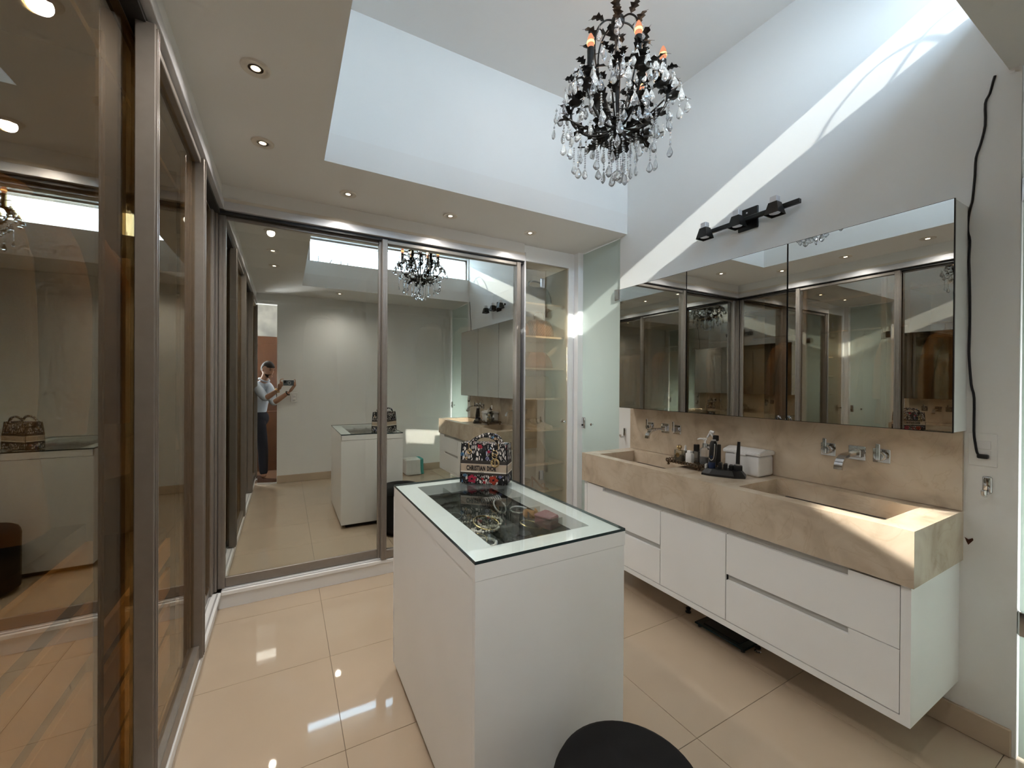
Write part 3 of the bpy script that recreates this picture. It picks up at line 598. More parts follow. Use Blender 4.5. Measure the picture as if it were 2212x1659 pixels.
# ------------------------------------------------------------------ things on the counter
CT = CZ1 + .0004
def text_mesh(s, size, sx=1.0, off=0.0, ext=.0004):
    c = bpy.data.curves.new('t', 'FONT'); c.body = s; c.size = size; c.align_x = 'CENTER'; c.align_y = 'CENTER'; c.offset = off; c.extrude = ext; c.resolution_u = 3; c.space_character = 1.12
    o = bpy.data.objects.new('t', c); COL.objects.link(o); bpy.context.view_layer.update()
    me = bpy.data.meshes.new_from_object(o.evaluated_get(bpy.context.evaluated_depsgraph_get())); bpy.data.objects.remove(o); bpy.data.curves.remove(c)
    me.materials.clear()
    for v in me.vertices: v.co.x *= sx
    return me
wb = thing('storage_box', 'white lidded box standing against the backsplash', 'box', (2.478, 1.477, CT))
part('box_body', box(B(), 2.396, 2.546, 1.378, 1.592, CT, CT+.120, .014, 3), 'white', wb, smooth=50)
bm = B(); prism(bm, [(2.389, CT+.122), (2.547, CT+.122), (2.547, CT+.146), (2.45, CT+.158), (2.389, CT+.140)], 'y', 1.371, 1.599)
bmesh.ops.bevel(bm, geom=list(bm.edges), offset=.004, segments=2, affect='EDGES'); ld = part('lid', bm, 'white', wb, smooth=40)
part('finger_tab', box(B(), 2.386, 2.390, 1.45, 1.52, CT+.117, CT+.126, .002), 'white', ld)

KT = Vector((2.275, 1.515, CT)); krz = math.radians(-62)
kt = thing('grooming_kit', 'black charging stand with a blue trimmer and attachments', 'shaver kit', KT, None, krz)
bm = B()
for s, z in ((1, 0), (1, .012), (.78, .045)):
    pass
o0 = [(-.115, -.045), (-.07, -.062), (.06, -.062), (.115, -.035), (.115, .04), (.06, .05), (-.09, .05), (-.115, .03)]
rg = [[bm.verts.new((x*s, y*s, z)) for x, y in o0] for s, z in ((1, 0), (.99, .012), (.80, .040))]
for a, b_ in zip(rg, rg[1:]):
    for i in range(8): bm.faces.new((a[i], a[(i+1) % 8], b_[(i+1) % 8], b_[i]))
bm.faces.new(rg[0]); bm.faces.new(rg[-1]); bmesh.ops.recalc_face_normals(bm, faces=bm.faces)
lpart('stand', bm, 'blackp', kt)
navy = mat('navy_plastic', (.012, .025, .075), .3)
tr = lpart('trimmer', tube(B(), [(-.062, -.012, .035), (-.062, -.012, .07), (-.060, -.008, .10), (-.056, -.004, .15), (-.055, .0, .185), (-.055, .0, .20)], [.018, .019, .020, .021, .020, .014], 12), 'blackp', kt, smooth=40)
lpart('grip_band', tube(B(), [(-.062, -.013, .030), (-.062, -.013, .075)], [.0195, .0205], 12), navy, tr, smooth=40)
lpart('trim_stripe', tube(B(), spline([(-.075, -.027, .10), (-.064, -.030, .088), (-.052, -.028, .10), (-.048, -.025, .14), (-.046, -.019, .185)], 5), .0026, 6), 'chrome', tr, smooth=True)
lpart('power_button', lathe(B(), [(0, 0), (.007, 0), (.006, .003), (0, .003)], 14, T(-.062, -.029, .108) @ RX(PI/2)), navy, tr)
lpart('blade', box(B(), -.068, -.042, -.008, .008, .198, .208, .002), 'steel', tr)
pn = lpart('detail_trimmer', tube(B(), [(.072, .01, .035), (.074, .01, .12), (.078, .01, .205)], [.011, .0105, .008], 10), 'blackp', kt, smooth=40)
lpart('metal_sleeve', tube(B(), [(.0715, .01, .034), (.0725, .01, .075)], [.0125, .012], 10), 'steel', pn, smooth=40)
for k in range(3): lpart('comb', box(B(), -.028+k*.028, -.008+k*.028, -.02, .025, .038, .075-.004*k, .004), 'blackp', kt)
lpart('foil_head', box(B(), -.10, -.082, -.03, .01, .034, .062, .005), 'steel', kt); lpart('holder', box(B(), .048, .096, -.008, .03, .036, .066, .004), 'blackp', kt)

TR = Vector((2.33, 1.775, CT)); trz = math.radians(35)
ty = thing('perfume_tray', 'ornate bronze filigree tray on ball feet holding perfumes', 'tray', TR, None, 0)
brz = mat('antique_bronze', (.16, .105, .06), .35, .8, c2=(.07, .045, .03), scale=60, bump=.8, bscale=140)
part('plate', box(B(), TR.x-.095, TR.x+.095, TR.y-.125, TR.y+.125, CT+.024, CT+.029, .002), brz, ty)
for sx_ in (-1, 1):
    for sy_ in (-1, 1): part('ball_foot', lathe(B(), [(0, 0), (.007, .002), (.010, .008), (.006, .014), (.010, .024), (0, .024)], 12, T(TR.x+sx_*.085, TR.y+sy_*.115, CT)), brz, ty, smooth=50)
for axis, n in (('x', 11), ('y', 8)):
    for s in (-1, 1):
        bm = B()
        for k in range(n):
            f = (k+.5)/n*2-1
            c = Vector((TR.x+s*.098, TR.y+f*.122, CT+.033)) if axis == 'x' else Vector((TR.x+f*.094, TR.y+s*.128, CT+.033))
            tube(bm, [c + Vector((0, math.cos(q)*.011, math.sin(q)*.010) if axis == 'x' else (math.cos(q)*.011, 0, math.sin(q)*.010)) for q in [2*PI*i/8 for i in range(8)]], .0032, 5, closed=True)
        part('filigree_rim', bm, brz, ty, smooth=True)
ZB = CT + .0294
GL = lambda n, c: mat(n, c, .03, trans=.85, ior=1.4)
def bottle(name, label, x, y, parts):
    t = thing(name, label, 'bottle', (x, y, ZB), 'toiletries on the bronze tray')
    for nm, bm, m in parts: lpart(nm, bm, m, t, smooth=40)
L_ = lambda prof, seg=16: lathe(B(), prof, seg)
bottle('perfume_bottle', 'square perfume bottle with gold cap and round emblem', 2.285, 1.835, [('flask', box(B(), -.016, .016, -.03, .03, 0, .075, .004, 2), GL('perfume_glass', (.75, .70, .55))), ('neck', L_([(.009, .075), (.009, .084), (0, .084), (0, .075)]), 'gold'), ('cap', L_([(0, .084), (.012, .084), (.017, .092), (.014, .104), (0, .108)]), 'gold'), ('emblem', lathe(B(), [(0, 0), (.015, 0), (.015, .0012), (.010, .0012), (.010, .002), (0, .002)], 20, T(-.016, 0, .042) @ RY(-PI/2)), 'gold'), ('liquid', box(B(), -.0135, .0135, -.0272, .0272, .003, .045, .003), mat('perfume_liquid', (.35, .26, .12), .2))])
bottle('dropper_bottle', 'slim glass dropper bottle with white rubber top', 2.345, 1.835, [('flask', L_([(0, 0), (.013, 0), (.013, .058), (.007, .066), (0, .066)]), GL('grey_glass', (.5, .5, .5))), ('collar', L_([(0, .066), (.010, .066), (.010, .074), (0, .074)]), 'white'), ('rubber_top', L_([(0, .074), (.006, .074), (.0065, .095), (.003, .102), (0, .103)]), 'white')])
bottle('white_jar', 'small white lotion bottle at the front of the tray', 2.285, 1.755, [('flask', box(B(), -.016, .016, -.022, .022, 0, .066, .006, 2), 'white'), ('cap', box(B(), -.012, .012, -.014, .014, .066, .082, .002), 'white')])
bottle('black_cap_bottle', 'perfume bottle with tall black cap behind the lotion', 2.365, 1.765, [('flask', box(B(), -.015, .015, -.02, .02, 0, .07, .003), GL('smoke_glass', (.4, .42, .42))), ('cap', box(B(), -.013, .013, -.014, .014, .07, .115, .002), 'blackp')])
bottle('pump_bottle', 'clear pump dispenser half full of dark liquid', 2.345, 1.69, [('flask', L_([(0, 0), (.028, 0), (.030, .01), (.030, .095), (.016, .108), (0, .108)], 20), GL('clear_bottle', (.92, .92, .92))), ('liquid', L_([(0, .003), (.0265, .003), (.0265, .048), (0, .048)], 20), 'blackp'), ('collar', L_([(0, .108), (.015, .108), (.015, .134), (0, .134)]), 'chrome'), ('pump_head', L_([(0, .134), (.006, .134), (.006, .152), (.013, .154), (.013, .166), (0, .168)]), 'white'), ('nozzle', tube(B(), [(0, 0, .160), (-.02, .022, .162), (-.03, .032, .157)], [.006, .005, .004], 8), 'white')])
bottle('silver_bottle', 'silver cylinder bottle beside the pump dispenser', 2.40, 1.70, [('flask', L_([(0, 0), (.018, 0), (.018, .10), (.014, .106), (0, .106)]), 'chrome'), ('cap', L_([(0, .106), (.011, .106), (.011, .122), (0, .124)]), 'steel')])
bottle('spray_bottle', 'tall black bottle with trigger sprayer, tallest on the tray', 2.40, 1.655, [('flask', box(B(), -.024, .024, -.024, .024, 0, .128, .004, 2), 'blackp'), ('collar', L_([(0, .128), (.013, .128), (.013, .15), (0, .15)]), 'steel'), ('cap', box(B(), -.013, .013, -.016, .012, .15, .185, .003), 'blackp'), ('trigger', tube(B(), spline([(0, .012, .172), (-.004, .03, .195), (-.006, .034, .208)], 4), .008, 8), 'white'), ('nozzle', tube(B(), [(0, .01, .20), (-.004, .034, .206)], .009, 8), 'white'), ('trigger_lever', tube(B(), [(-.004, .034, .20), (-.012, .05, .165)], [.007, .005], 8), 'white')])

# glass scale and feet under the vanity
bs = thing('bathroom_scale', 'black glass bathroom scale on the floor under the vanity', 'scale', (2.37, 1.51, 0))
part('glass_plate', box(B(), 2.226, 2.515, 1.352, 1.670, .016, .026, .006, 2), 'edge', bs); part('body', box(B(), 2.26, 2.48, 1.40, 1.63, .027, .030, .003), 'blackp', bs)
for x in (2.25, 2.49):
    for y in (1.375, 1.647): part('foot', lathe(B(), [(0, 0), (.012, 0), (.010, .016), (0, .016)], 12, T(x, y, 0)), 'blackp', bs)
for y, n in ((1.785, 'small round rubber doorstop on the floor left of the scale'), (1.332, 'small chrome floor stop right of the scale')):
    t = thing('floor_stop', n, 'doorstop', (2.32, y, 0), 'floor stops under the vanity')
    part('base', lathe(B(), [(0, 0), (.018, 0), (.018, .006), (.010, .008), (.010, .02), (0, .02)], 14, T(2.32, y, 0)), 'chrome' if y < 1.5 else 'blackp', t, smooth=40); part('bumper', lathe(B(), [(0, .02), (.015, .02), (.016, .028), (.010, .034), (0, .035)], 14, T(2.32, y, 0)), 'blackp', t, smooth=40)

# ------------------------------------------------------------------ island
IX0, IX1, IY0, IY1, IZ = .4984, 1.1045, 1.1224, 2.1718, .9627
isl = thing('jewellery_island', 'white island chest with glass top showing jewellery trays', 'island', (.8, 1.647, 0))
part('plinth', boxes((IX0+.05, IX1-.05, IY0+.05, IY1-.05, 0, .05)), 'dark', isl)
part('side_panel', box(B(), IX0+.002, IX1-.002, IY0+.002, IY0+.022, .04, IZ-.062, .001), 'lam', isl); part('side_panel', box(B(), IX0+.002, IX1-.002, IY1-.022, IY1-.002, .04, IZ-.062, .001), 'lam', isl)
part('side_panel', box(B(), IX0+.002, IX0+.022, IY0+.022, IY1-.022, .04, IZ-.012, .001), 'lam', isl)
part('side_panel', box(B(), IX1-.022, IX1-.002, IY0+.022, IY1-.022, .04, IZ-.062, .001), 'lam', isl); part('bottom_panel', boxes((IX0+.022, IX1-.022, IY0+.022, IY1-.022, .045, .06)), 'lam', isl)
part('edge_band', boxes((IX0, IX0+.004, IY1-.010, IY1, .04, IZ-.012)), 'lam', isl)
OX0, OX1, OY0, OY1 = .604, 1.022, 1.228, 2.10
part('top_frame', boxes((IX0, IX1, IY0, OY0, IZ-.060, IZ-.0095), (IX0, IX1, OY1, IY1, IZ-.060, IZ-.0095), (IX0, OX0, OY0, OY1, IZ-.060, IZ-.0095), (OX1, IX1, OY0, OY1, IZ-.060, IZ-.0095)), 'lam', isl)
gp = part('glass_top', boxes((IX0+.002, IX1-.002, IY0+.002, IY1-.002, IZ-.001, IZ)), 'glass', isl)
e = .0018; part('glass_edge', boxes((IX0, IX1, IY0, IY0+e, IZ-.0092, IZ+.0002), (IX0, IX1, IY1-e, IY1, IZ-.0092, IZ+.0002), (IX0, IX0+e, IY0, IY1, IZ-.0092, IZ+.0002), (IX1-e, IX1, IY0, IY1, IZ-.0092, IZ+.0002)), 'edge', gp)
velvet = mat('grey_velvet', (.085, .085, .082), .95)
TZ = IZ-.082
dt = part('drawer_tray', boxes((OX0-.05, OX1+.05, OY0-.06, OY1+.05, TZ-.012, TZ)), velvet, isl)
acr = clear_glass('acrylic', (.80, .82, .80), 1.5, .05)
for k in range(1, 5): part('divider', boxes((OX0-.045, OX1+.045, OY0+k*.174-.0015, OY0+k*.174+.0015, TZ, TZ+.055)), acr, dt)
for k in range(1, 3): part('divider', boxes((OX0+k*.139-.0015, OX0+k*.139+.0015, OY0-.05, OY1+.04, TZ, TZ+.0545)), acr, dt)
pearl = mat('pearl', (.78, .72, .66), .2, spec=.8)
def ring_pts(x, y, z, r, n=20, tilt=0, ta=0):
    m = T(x, y, z) @ RZ(ta) @ RX(tilt); return [m @ Vector((r*math.cos(2*PI*i/n), r*math.sin(2*PI*i/n), 0)) for i in range(n)]
def necklace(x, y, label, a, b_, rz, m='pearl'):
    t = thing('necklace', label, 'necklace', (x, y, TZ), 'jewellery in the island tray')
    bm = B()
    for i in range(30):
        q = 2*PI*i/30; v = RZ(rz) @ Vector((a*math.cos(q)*(1+.12*math.sin(3*q)), b_*math.sin(q), .0065 + .003*math.sin(5*q)**2))
        bmesh.ops.create_icosphere(bm, subdivisions=1, radius=.0062, matrix=Matrix.Translation(v))
    lpart('bead_strand', bm, pearl if m == 'pearl' else m, t, smooth=True)['kind'] = 'stuff'
    lpart('clasp', tube(B(), [(RZ(rz) @ Vector((a, -.01, .006))), (RZ(rz) @ Vector((a*1.02, .01, .006)))], .0035, 6), 'gold', t)
necklace(.70, 1.60, 'long pearl necklace coiled on the left of the tray', .075, .062, .3); necklace(.79, 1.62, 'pearl necklace overlapping the long one in the tray', .07, .05, 1.1); necklace(.735, 1.545, 'short pearl strand nearest the front of the tray', .055, .03, -.2)
necklace(.72, 1.93, 'dark bead necklace at the back left of the tray', .05, .035, .4, mat('dark_bead', (.05, .04, .04), .2)); necklace(.68, 1.42, 'small pearl strand in the front left compartment', .045, .03, 1.9)
def bangle(x, y, r, label, m='gold', tilt=.12, ta=0, th=.004):
    t = thing('bracelet', label, 'bracelet', (x, y, TZ), 'jewellery in the island tray')
    lpart('band', tube(B(), ring_pts(0, 0, th+r*math.sin(tilt)+.001, r, 28, tilt, ta), th, 8, closed=True), m, t, smooth=True)
    q = T(0, 0, th+r*math.sin(tilt)+.001) @ RZ(ta) @ RX(tilt) @ Vector((r, 0, 0)); bm = B(); bmesh.ops.create_icosphere(bm, subdivisions=1, radius=th*1.7, matrix=Matrix.Translation(q)); lpart('end_bead', bm, m, t)
bangle(.755, 1.585, .056, 'large dark gold bangle among the pearls', 'gold', .25, .4); bangle(.92, 1.49, .046, 'open gold cuff in the middle of the tray', 'gold', .2, 1.2, .0035); bangle(.895, 1.73, .036, 'silver bangle standing in the middle compartment', 'steel', .8, .5)
bangle(.66, 1.45, .032, 'thin gold ring bracelet in the front left compartment', 'gold', .3, 0, .002); bangle(.87, 1.30, .034, 'gold bracelet at the front edge of the tray', 'gold', .4, .7, .003); bangle(.68, 1.76, .03, 'small silver hoop in the left compartment', 'steel', .2, .1, .002)
bangle(.98, 1.70, .04, 'silver chain bracelet by the right edge of the tray', 'steel', .1, 0, .005); bangle(.64, 1.86, .028, 'thin gold hoop at the back left of the tray', 'gold', .2, 0, .002)
sg = thing('sunglasses', 'black sunglasses folded at the front of the tray', 'sunglasses', (.79, 1.36, TZ), 'jewellery in the island tray', .5)
for s in (-1, 1):
    fr_ = lpart('lens', prism(B(), [(s*.035+.03*math.cos(2*PI*i/14), .026*math.sin(2*PI*i/14)) for i in range(14)], 'z', .028, .031), 'blackp', sg)
    lpart('temple', tube(B(), [(s*.066, 0, .028), (s*.066, .01, .018), (-s*.03, .022+.008*s, .009)], .0035, 6), 'blackp', sg)
lpart('bridge', tube(B(), [(-.012, .004, .03), (0, .008, .031), (.012, .004, .03)], .0035, 6), 'blackp', sg); lpart('soft_case', soft_box(.12, .07, .026, .85), 'blackp', sg, smooth=True)
bxm = mat('mauve_leather', (.28, .12, .14), .5)
jb = thing('jewellery_box', 'small mauve jewellery box in the right of the tray', 'box', (.995, 1.47, TZ), 'jewellery in the island tray', .35); lpart('box_body', box(B(), -.04, .04, -.045, .045, 0, .04, .004), bxm, jb); lpart('lid', box(B(), -.042, .042, -.047, .047, .0405, .055, .005), bxm, jb)
wt = thing('wrist_watch', 'tan strap wrist watch lying at the right front of the tray', 'watch', (.985, 1.335, TZ), 'jewellery in the island tray', -.4)
tanl = mat('orange_tan_leather', (.62, .30, .10), .5)
lpart('strap', box(B(), -.095, .095, -.011, .011, .001, .005, .002), tanl, wt); lpart('case', lathe(B(), [(0, .004), (.019, .004), (.019, .012), (.016, .014), (0, .014)], 20), 'gold', wt, smooth=40); lpart('dial', lathe(B(), [(0, .0142), (.0155, .0142), (0, .015)], 20), 'white', wt)
sf = thing('silk_scarf', 'crumpled orange silk ribbon behind the mauve box', 'scarf', (1.0, 1.60, TZ), 'jewellery in the island tray'); lpart('ribbon', tube(B(), spline([(-.05, -.01, .012), (-.02, .02, .03), (.0, -.02, .02), (.03, .02, .035), (.04, -.015, .012)], 4), [.012+.006*math.sin(i) for i in range(17)], 7, flat=.4), tanl, sf, smooth=True); lpart('knot', soft_box(.03, .03, .025, .6), tanl, sf, smooth=True)
stg = thing('bracelet_roll', 'striped roll of silver bangles on the right of the tray', 'bracelet', (.905, 1.84, TZ), 'jewellery in the island tray', .2)
lpart('roll', tube(B(), [(-.05, 0, .024), (.05, 0, .024)], .02, 14), velvet, stg, smooth=40)
for k in range(8): lpart('bangle', tube(B(), [(-.045+k*.0125, .0225*math.cos(2*PI*i/16), .0255+.0225*math.sin(2*PI*i/16)) for i in range(16)], .0026, 6, closed=True), 'steel', stg, smooth=True)

# ------------------------------------------------------------------ handbag on the island
BW, BD, BH = .255, .115, .213
ang = math.atan2(-.168, .192); bo = Vector((.817, 2.04)); ex = Vector((math.cos(ang), math.sin(ang))); ey = Vector((-math.sin(ang), math.cos(ang)))
bc = bo + ex*BW/2 + ey*BD/2
hb = thing('handbag', 'floral embroidered black and white handbag with lettered band on the island', 'handbag', (bc.x, bc.y, IZ+.0006), None, ang)
bm = B(); bmesh.ops.create_cube(bm, size=1); bmesh.ops.subdivide_edges(bm, edges=bm.edges, cuts=5, use_grid_fill=True)
for v in bm.verts:
    t = v.co.z+.5; side = abs(v.co.x)*2
    bul = 1+.05*math.sin(PI*t)*(1-side**2)
    v.co = Vector((v.co.x*BW*(1-.02*t), v.co.y*BD*(1-.25*t*t)*bul, t*BH))
bmesh.ops.bevel(bm, geom=[e_ for e_ in bm.edges if e_.calc_face_angle(0) > 1.2], offset=.006, segments=2, affect='EDGES')
lpart('body', bm, 'emb', hb, smooth=50)
dk = mat('dark_weave', (.05, .042, .038), .9, bump=.3, bscale=900); be = mat('beige_weave', (.47, .37, .28), .9, bump=.2, bscale=900); wv = mat('ivory_weave', (.70, .64, .56), .9)
def yoff(z): t = z/BH; return BD/2*(1-.25*t*t)*(1+.05*math.sin(PI*t))
def band(n, z0, z1, m, th):
    out = [(-BW/2-th, -yoff((z0+z1)/2)+.006), (-BW/2+.006, -yoff((z0+z1)/2)-th), (BW/2-.006, -yoff((z0+z1)/2)-th), (BW/2+th, -yoff((z0+z1)/2)+.006), (BW/2+th, yoff((z0+z1)/2)-.006), (BW/2-.006, yoff((z0+z1)/2)+th), (-BW/2+.006, yoff((z0+z1)/2)+th), (-BW/2-th, yoff((z0+z1)/2)-.006)]
    out = [(x*(1-.02*(z0+z1)/2/BH), y) for x, y in out]
    return lpart(n, prism(B(), out, 'z', z0, z1), m, hb)
band('dark_band', .050, .125, dk, .0022); bd = band('beige_band', .063, .106, be, .0030); band('ivory_stripe', .102, .107, wv, .0034); band('ivory_stripe', .062, .0685, wv, .0034)
for s, sz, z, off in (('CHRISTIAN DIOR', .029, .0862, .0012), ('PARIS', .0075, .0650, .0001)):
    me = text_mesh(s, sz, .66 if sz > .02 else 1.1, off, .0003)
    x0_, x1_ = min(v.co.x for v in me.vertices), max(v.co.x for v in me.vertices); y0_, y1_ = min(v.co.y for v in me.vertices), max(v.co.y for v in me.vertices)
    tw_, th_ = (.162, .0265) if sz > .02 else (.030, .0042)
    yy_ = -yoff(z)-.0044
    for v in me.vertices: v.co = Vector(((v.co.x-(x0_+x1_)/2)/(x1_-x0_)*tw_-.010, yy_-v.co.z, (v.co.y-(y0_+y1_)/2)/(y1_-y0_)*th_+z))
    me.materials.append(M['blackp']); o = link('lettering', me, bd)
def flower(x, z, r, col, seed):
    rnd = random.Random(seed); bm = B(); y = -yoff(z)-.0012
    c = bm.verts.new((x, y-.0012, z)); pts = []
    n = 20
    for i in range(n):
        q = 2*PI*i/n; rr = r*(.62+.38*abs(math.sin(2.5*q+seed)))*(1+rnd.uniform(-.12, .12)); pts.append(bm.verts.new((x+rr*math.cos(q), y, z+rr*math.sin(q)*.9)))
    for i in range(n): bm.faces.new((c, pts[i], pts[(i+1) % n]))
    ex_ = bmesh.ops.extrude_face_region(bm, geom=list(bm.faces)); bmesh.ops.translate(bm, vec=(0, .0016, 0), verts=[v for v in ex_['geom'] if isinstance(v, bmesh.types.BMVert)])
    bmesh.ops.recalc_face_normals(bm, faces=bm.faces)
    f = lpart('embroidered_flower', bm, mat('thread', col, .8, c2=tuple(q*.5 for q in col), scale=120), hb)
    b2 = B(); prism(b2, [(x+r*.22*math.cos(2*PI*i/8), z+r*.2*math.sin(2*PI*i/8)) for i in range(8)], 'y', y-.0022, y); lpart('flower_eye', b2, 'blackp', f)
flower(-.062, .028, .027, (.42, .02, .06), 1); flower(.055, .026, .027, (.40, .045, .02), 2); flower(-.004, .03, .008, (.5, .03, .04), 3); flower(.006, .012, .009, (.5, .03, .04), 4)
flower(-.022, .196, .014, (.50, .03, .06), 5); flower(.028, .172, .010, (.42, .02, .06), 6); flower(-.118, .155, .012, (.08, .22, .40), 7); flower(-.10, .045, .012, (.12, .28, .45), 8); flower(.02, .137, .012, (.22, .22, .38), 9); flower(-.01, .168, .013, (.012, .012, .014), 10); flower(-.095, .135, .009, (.55, .38, .2), 11); flower(.092, .045, .010, (.2, .22, .42), 12)
for s in (-1, 1):
    lpart('piping', tube(B(), [(s*BW/2*(1-.02*t), -BD/2*(1-.25*t*t)*(1+.02*math.sin(PI*t))+.002, .004+t*(BH-.004)) for t in [i/10 for i in range(11)]], .0028, 6), 'blackp', hb, smooth=True); lpart('piping', tube(B(), [(s*BW/2*(1-.02*t), BD/2*(1-.25*t*t)*(1+.02*math.sin(PI*t))-.002, .004+t*(BH-.004)) for t in [i/10 for i in range(11)]], .0028, 6), 'blackp', hb, smooth=True)
for s in (-1, 1):
    yh = s*.036; hz = BH-.008
    hd = lpart('handle', tube(B(), spline([(-.082, yh, hz), (-.07, yh*1.05, hz+.016), (-.035, yh*1.08, hz+.040), (.01, yh*1.08, hz+.048), (.055, yh*1.08, hz+.036), (.075, yh*1.05, hz+.012), (.074, yh, hz)], 6), .0085, 10), 'emb', hb, smooth=True)
    for x in (-.085, .076): lpart('handle_ring', tube(B(), [Vector((x+.003*math.cos(q), yh*1.22, hz-.006+.016*math.sin(q))) + Vector((0, .006*math.cos(q)*s, 0)) for q in [2*PI*i/16 for i in range(16)]], .0022, 6, closed=True), 'gold', hd, smooth=True)
fy = -yoff(.15)-.004
def gring(x, z, r, th=.0022, sx=1): return tube(B(), [(x+sx*r*math.cos(2*PI*i/24), fy-.003, z+r*math.sin(2*PI*i/24)) for i in range(24)], th, 6, closed=True)
for x, z, r in ((-.077, .172, .0125), (-.074, .170, .0085)): lpart('grommet_ring', gring(x, z, r), 'gold', hb, smooth=True)
fy = -yoff(.10)-.0075
ch = lpart('charm', gring(.064, .168, .0145), 'gold', hb, smooth=True, label='gold charm of linked letter rings')
lpart('charm_link', gring(.063, .152, .0130), 'gold', ch, smooth=True); lpart('charm_link', gring(.066, .118, .0215, .0028), 'gold', ch, smooth=True); lpart('charm_link', gring(.066, .118, .0165, .0016), 'gold', ch, smooth=True)
lpart('charm_bar', boxes((.0635, .0685, fy-.005, fy-.001, .098, .138)), 'gold', ch); lpart('charm_bar', tube(B(), [(.05, fy-.003, .108), (.058, fy-.003, .118), (.05, fy-.003, .128)], .0018, 6), 'gold', ch)

# ------------------------------------------------------------------ ottomans
def ottoman(x, y, label):
    t = thing('ottoman', label, 'ottoman', (x, y, 0), 'round black ottomans')
    lpart('upholstery', lathe(B(), [(0, .025), (.19, .025), (.200, .032), (.203, .06), (.203, .40), (.200, .43), (.190, .45), (.17, .463), (.12, .470), (.05, .473), (0, .474)], 48), 'fabric', t, smooth=50)
    lpart('seam', tube(B(), [(.2035*math.cos(2*PI*i/48), .2035*math.sin(2*PI*i/48), .405) for i in range(48)], .0018, 5, closed=True), 'fabric', t, smooth=True)
    lpart('base', lathe(B(), [(0, 0), (.16, 0), (.17, .025), (0, .025)], 32), 'blackp', t)
ottoman(.80, .795, 'round black fabric ottoman in front of the island'); ottoman(1.02, 2.40, 'round black ottoman behind the island, seen in the mirror')

# ------------------------------------------------------------------ laundry bin with towel near the front wall (seen in the mirror)
ln = thing('laundry_bin', 'low white laundry bin below the wall facing the mirrors', 'bin', (1.83, -.12, 0))
part('bin_body', box(B(), 1.70, 1.98, -.26, .0, .0, .22, .02, 3), 'white', ln, smooth=50); part('lid', box(B(), 1.69, 1.99, -.27, .01, .222, .24, .008, 2), 'white', ln, smooth=50)
teal = mat('teal_terry', (.10, .42, .38), .95, bump=.5, bscale=400); wht = mat('white_terry', (.70, .72, .69), .95, bump=.5, bscale=400)
def drape(x0, x1, th=.006):
    bm = B(); path = [(-.24, .243), (-.10, .2435), (.005, .243), (.022, .235), (.028, .19), (.036, .12), (.040, .05), (.052, .012)]
    rows = []
    for i, (y, z) in enumerate(path):
        rows.append([bm.verts.new((x0+(x1-x0)*k/10 + .004*math.sin(i), y+.006*math.sin(k*1.9+i*.3)*(i > 3), z+.001*math.sin(k*2))) for k in range(11)])
    for a, b_ in zip(rows, rows[1:]):
        for k in range(10): bm.faces.new((a[k], a[k+1], b_[k+1], b_[k]))
    ex_ = bmesh.ops.extrude_face_region(bm, geom=list(bm.faces)); bmesh.ops.translate(bm, vec=(0, .004, th), verts=[v for v in ex_['geom'] if isinstance(v, bmesh.types.BMVert)])
    bmesh.ops.recalc_face_normals(bm, faces=bm.faces); return bm
tw = thing('towel', 'white towel with teal border draped over the laundry bin', 'towel', (1.83, -.1, .243))
part('cloth', drape(1.70, 1.925), wht, tw, smooth=50); part('border', drape(1.925, 1.975, .007), teal, tw, smooth=50)
# light switch on the front wall
lsw = thing('light_switch', 'white double light switch beside the doorway', 'switch', (.118, -.30, 1.19))
part('plate', box(B(), .072, .164, -.300, -.293, 1.19, 1.335, .004), 'white', lsw)
for z in (1.222, 1.272): part('rocker', box(B(), .098, .138, -.2935, -.289, z, z+.030, .002), 'lam', lsw)

# ------------------------------------------------------------------ chandelier
CX, CYY = 1.462, 1.560
cl = thing('chandelier', 'black iron chandelier with leaves, candle bulbs and crystal drops', 'chandelier', (CX, CYY, ZT))
def zr(z): return z-ZT
AZ0 = math.atan2(-CYY, -CX)
def pol(r, a, z): return Vector((r*math.cos(a), r*math.sin(a), zr(z)))
lpart('canopy', lathe(B(), [(0, 0), (.055, 0), (.055, -.012), (.03, -.03), (.008, -.036), (0, -.036)], 24), 'iron', cl, smooth=50)
lk = mesh_of('chain_link', tube(B(), [(.009*math.cos(q), 0, .016*math.sin(q)) for q in [2*PI*i/12 for i in range(12)]], .0025, 6, closed=True), 'iron', True)
z = ZT-.05; k = 0
while z > 3.385:
    o = link('chain_link', lk, cl, (0, 0, zr(z))); o.rotation_euler = (0, 0, (k % 2)*PI/2); z -= .026; k += 1
lpart('power_cord', tube(B(), spline([(.004, 0, zr(3.69)), (.014, .006, zr(3.6)), (-.008, .008, zr(3.5)), (.012, 0, zr(3.40)), (0, 0, zr(3.35))], 5), .0028, 6), 'cable', cl, smooth=True)
lpart('top_ball', lathe(B(), [(0, zr(3.29))]+[(.034*math.sin(PI*i/10), zr(3.324)-.034*math.cos(PI*i/10)) for i in range(1, 10)]+[(0, zr(3.36))], 20), 'iron', cl, smooth=True)
lpart('center_rod', tube(B(), [(0, 0, zr(3.31)), (0, 0, zr(3.1)), (0, 0, zr(2.76))], .008, 10), 'iron', cl, smooth=True)
lpart('hub', lathe(B(), [(0, zr(2.735)), (.02, zr(2.742)), (.035, zr(2.77)), (.028, zr(2.80)), (.012, zr(2.83)), (0, zr(2.83))], 16), 'iron', cl, smooth=50)
